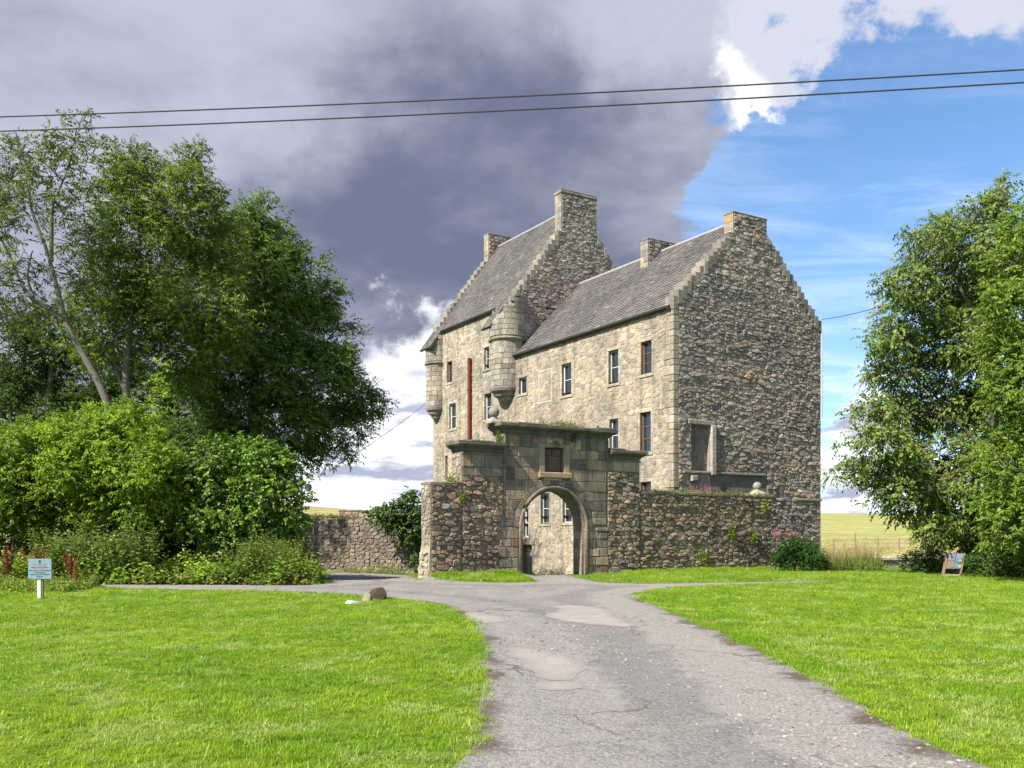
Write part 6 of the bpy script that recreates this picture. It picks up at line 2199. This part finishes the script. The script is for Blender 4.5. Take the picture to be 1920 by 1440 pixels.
def scatter(name, pts, scl, label, hscale=None):
    n = len(pts)
    me = bpy.data.meshes.new(name)
    me.vertices.add(n)
    me.vertices.foreach_set('co', pts.astype(np.float32).ravel())
    a = me.attributes.new('rot', 'FLOAT_VECTOR', 'POINT')
    rot = np.zeros((n, 3), np.float32); rot[:, 2] = rng.uniform(0, 6.28, n); rot[:, :2] = rng.normal(0, .12, (n, 2))
    a.data.foreach_set('vector', rot.ravel())
    b = me.attributes.new('scl', 'FLOAT_VECTOR', 'POINT')
    s = np.stack([scl, scl, scl * (hscale if hscale is not None else rng.uniform(.7, 1.25, n))], 1).astype(np.float32)
    b.data.foreach_set('vector', s.ravel())
    o = bpy.data.objects.new(name, me)
    COL.objects.link(o)
    o['kind'] = 'stuff'; o['label'] = label; o['category'] = 'grass'
    ng = bpy.data.node_groups.new(name, 'GeometryNodeTree')
    ng.interface.new_socket('Geometry', in_out='INPUT', socket_type='NodeSocketGeometry')
    ng.interface.new_socket('Geometry', in_out='OUTPUT', socket_type='NodeSocketGeometry')
    N = ng.nodes; Lk = ng.links
    gi = N.new('NodeGroupInput'); go = N.new('NodeGroupOutput')
    join = N.new('GeometryNodeJoinGeometry')
    for tf in TUFTS:
        oi = N.new('GeometryNodeObjectInfo'); oi.inputs['Object'].default_value = tf; oi.inputs['As Instance'].default_value = True
        Lk.new(oi.outputs['Geometry'], join.inputs[0])
    iop = N.new('GeometryNodeInstanceOnPoints')
    iop.inputs['Pick Instance'].default_value = True
    ra = N.new('GeometryNodeInputNamedAttribute'); ra.data_type = 'FLOAT_VECTOR'; ra.inputs['Name'].default_value = 'rot'
    sa = N.new('GeometryNodeInputNamedAttribute'); sa.data_type = 'FLOAT_VECTOR'; sa.inputs['Name'].default_value = 'scl'
    rv = N.new('FunctionNodeRandomValue'); rv.data_type = 'INT'
    rv.inputs['Min'].default_value = 0 if False else rv.inputs['Min'].default_value
    for sk in rv.inputs:
        if sk.type == 'INT' and sk.name == 'Max': sk.default_value = 2
        if sk.type == 'INT' and sk.name == 'Min': sk.default_value = 0
    ers = N.new('FunctionNodeEulerToRotation')
    Lk.new(ra.outputs['Attribute'], ers.inputs[0])
    Lk.new(gi.outputs[0], iop.inputs['Points']); Lk.new(join.outputs[0], iop.inputs['Instance'])
    Lk.new(ers.outputs[0], iop.inputs['Rotation']); Lk.new(sa.outputs['Attribute'], iop.inputs['Scale'])
    Lk.new([s_ for s_ in rv.outputs if s_.type == 'INT'][0], iop.inputs['Instance Index'])
    Lk.new(iop.outputs[0], go.inputs[0])
    md = o.modifiers.new('tufts', 'NODES'); md.node_group = ng
    return o


def lawn_points(poly, dens, seed):
    r = np.random.default_rng(seed)
    P_ = np.array(poly)
    x0, y0 = P_.min(0); x1, y1 = P_.max(0)
    n = int((x1 - x0) * (y1 - y0) * dens)
    q = np.stack([r.uniform(x0, x1, n), r.uniform(y0, y1, n)], 1)
    return q[inside(poly, q[:, 0], q[:, 1])]


def off_road(q, pad=True):
    # ragged edge: a few tufts creep over the gravel
    j = rng.normal(0, .05, q.shape)
    return ~inside(ROAD_S, q[:, 0] + j[:, 0], q[:, 1] + j[:, 1])


def edge_tufts():
    P_ = [Vector(p) for p in ROAD_S]
    out = []
    for i in range(len(P_)):
        a, b = P_[i], P_[(i + 1) % len(P_)]
        for _ in range(int((b - a).length * 20)):
            p = a.lerp(b, rng.random())
            out.append((p.x + rng.normal(0, .07), p.y + rng.normal(0, .07)))
    out = np.array(out)
    g = (out[:, 0] - 1.6) * D1.x + (out[:, 1] - 34.4) * D1.y
    return out[(out[:, 1] > 4.5) & (out[:, 1] < 33) & in_view(out) & (np.sin(out[:, 0] * 3.7 + out[:, 1] * 2.9) + rng.normal(0, .6, len(out)) > -.3) & (g < -.6)]


def in_view(q, m=.8):
    return np.abs(q[:, 0]) < (960 / F) * q[:, 1] + m


P_all, S_all = [], []
for (yy0, yy1, dens, s) in ((4.8, 9.5, 190, .95), (9.5, 15, 120, 1.05), (15, 22, 75, 1.2), (22, 31, 48, 1.45)):
    poly = [(-24, yy0), (26, yy0), (26, yy1), (-24, yy1)]
    q = lawn_points(poly, dens, int(yy0 * 10))
    q = q[in_view(q) & off_road(q)]
    # keep the weeds' own ground clear on the far left
    k = ~((q[:, 1] > 28.3) & (q[:, 0] < -6))
    q = q[k]
    P_all.append(q); S_all.append(np.full(len(q), s) * rng.uniform(.75, 1.3, len(q)))
q = np.concatenate(P_all); s = np.concatenate(S_all)
pt = np.stack([q[:, 0], q[:, 1], height(q[:, 0], q[:, 1])], 1)
hs = .32 + .50 * np.clip(.5 + .35 * np.sin(q[:, 0] * 1.7 + np.sin(q[:, 1] * 1.1) * 1.5) * np.sin(q[:, 1] * 1.5 + 1) + .3 * np.sin(q[:, 0] * 4.3 + q[:, 1] * 2.2) + rng.normal(0, .18, len(q)), 0, 1.2)
scatter('lawn_grass', pt, s, 'short bright green lawn grass on both sides of the drive', hs)
# longer grass at the wall foot, the lawn edge at the far right and the verge below the weeds
Q, S = [], []
for poly, dens, sc_ in ((ground_px([(775, 1081), (812, 1089), (860, 1092), (960, 1094), (1010, 1092), (985, 1079), (800, 1079)]), 130, 1.9),
                       (ground_px([(1108, 1091), (1300, 1091), (1480, 1088), (1700, 1084), (1760, 1078), (1500, 1069), (1440, 1064.5), (1200, 1073), (1105, 1080)]), 65, 1.5),
                       ([(-13.4, 27.9), (-6.2, 27.6), (-6.0, 28.7), (-8.5, 28.9), (-13.4, 29.0)], 60, 1.9),
                       ([(8, 30.9), (26, 30.9), (26, 34), (18, 36.5), (12, 37.5), (9, 34)], 45, 1.5)):
    q = lawn_points(poly, dens, int(sc_ * 100 + dens))
    q = q[off_road(q)]
    Q.append(q); S.append(np.full(len(q), sc_) * rng.uniform(.7, 1.3, len(q)))
et = edge_tufts()
Q.append(et); S.append(rng.uniform(.55, 1.05, len(et)))
q = np.concatenate(Q); s = np.concatenate(S)
scatter('verge_grass', np.stack([q[:, 0], q[:, 1], height(q[:, 0], q[:, 1])], 1), s, 'longer green verge grass at the foot of the walls and weeds')

# ---- loose stones on the drive
def pebble_mesh(seed):
    r = random.Random(seed)
    bm = bmesh.new()
    bmesh.ops.create_icosphere(bm, subdivisions=1, radius=1)
    for v in bm.verts: v.co = Vector((v.co.x * r.uniform(.8, 1.2), v.co.y * r.uniform(.6, 1.0), v.co.z * r.uniform(.4, .7)))
    me = bpy.data.meshes.new('pebble'); bm.to_mesh(me); bm.free()
    return me


def pebble_mat():
    m, t = new_mat('pebble')
    rn = t.n('ShaderNodeObjectInfo').outputs['Random']
    c = t.mix(t.ramp(rn, 0, 1, 0, 1, False), (.10, .095, .09), (.34, .31, .28))
    finish(t, c, .9)
    return m


PM = pebble_mat()
keep = TUFTS
TUFTS = []
for i in range(3):
    me = pebble_mesh(i); me.materials.append(PM)
    TUFTS.append(bpy.data.objects.new('pebble', me))
q = np.concatenate([lawn_points([(-4, 5), (6, 5), (9, 16), (-4, 16)], 95, 5), lawn_points([(-12, 16), (9, 16), (9, 32), (-12, 32)], 10, 6)])
q = q[inside(ROAD_S, q[:, 0], q[:, 1]) & in_view(q)]
clumpy = (np.sin(q[:, 0] * 2.1 + q[:, 1] * .4) + np.sin(q[:, 0] * .9 - q[:, 1] * .5 + 2) + rng.normal(0, .7, len(q))) > .35
q = q[clumpy]
o = scatter('gravel_stones', np.stack([q[:, 0], q[:, 1], height(q[:, 0], q[:, 1]) + .008], 1), rng.gamma(2.2, .0042, len(q)) + .004, 'loose grey stones scattered over the drive', 1.0)
o['category'] = 'gravel'
TUFTS = keep
print('leaves', NL, 'grass tufts', len(pt), len(s), 'pebbles', len(q), 'objects', len(bpy.data.objects))
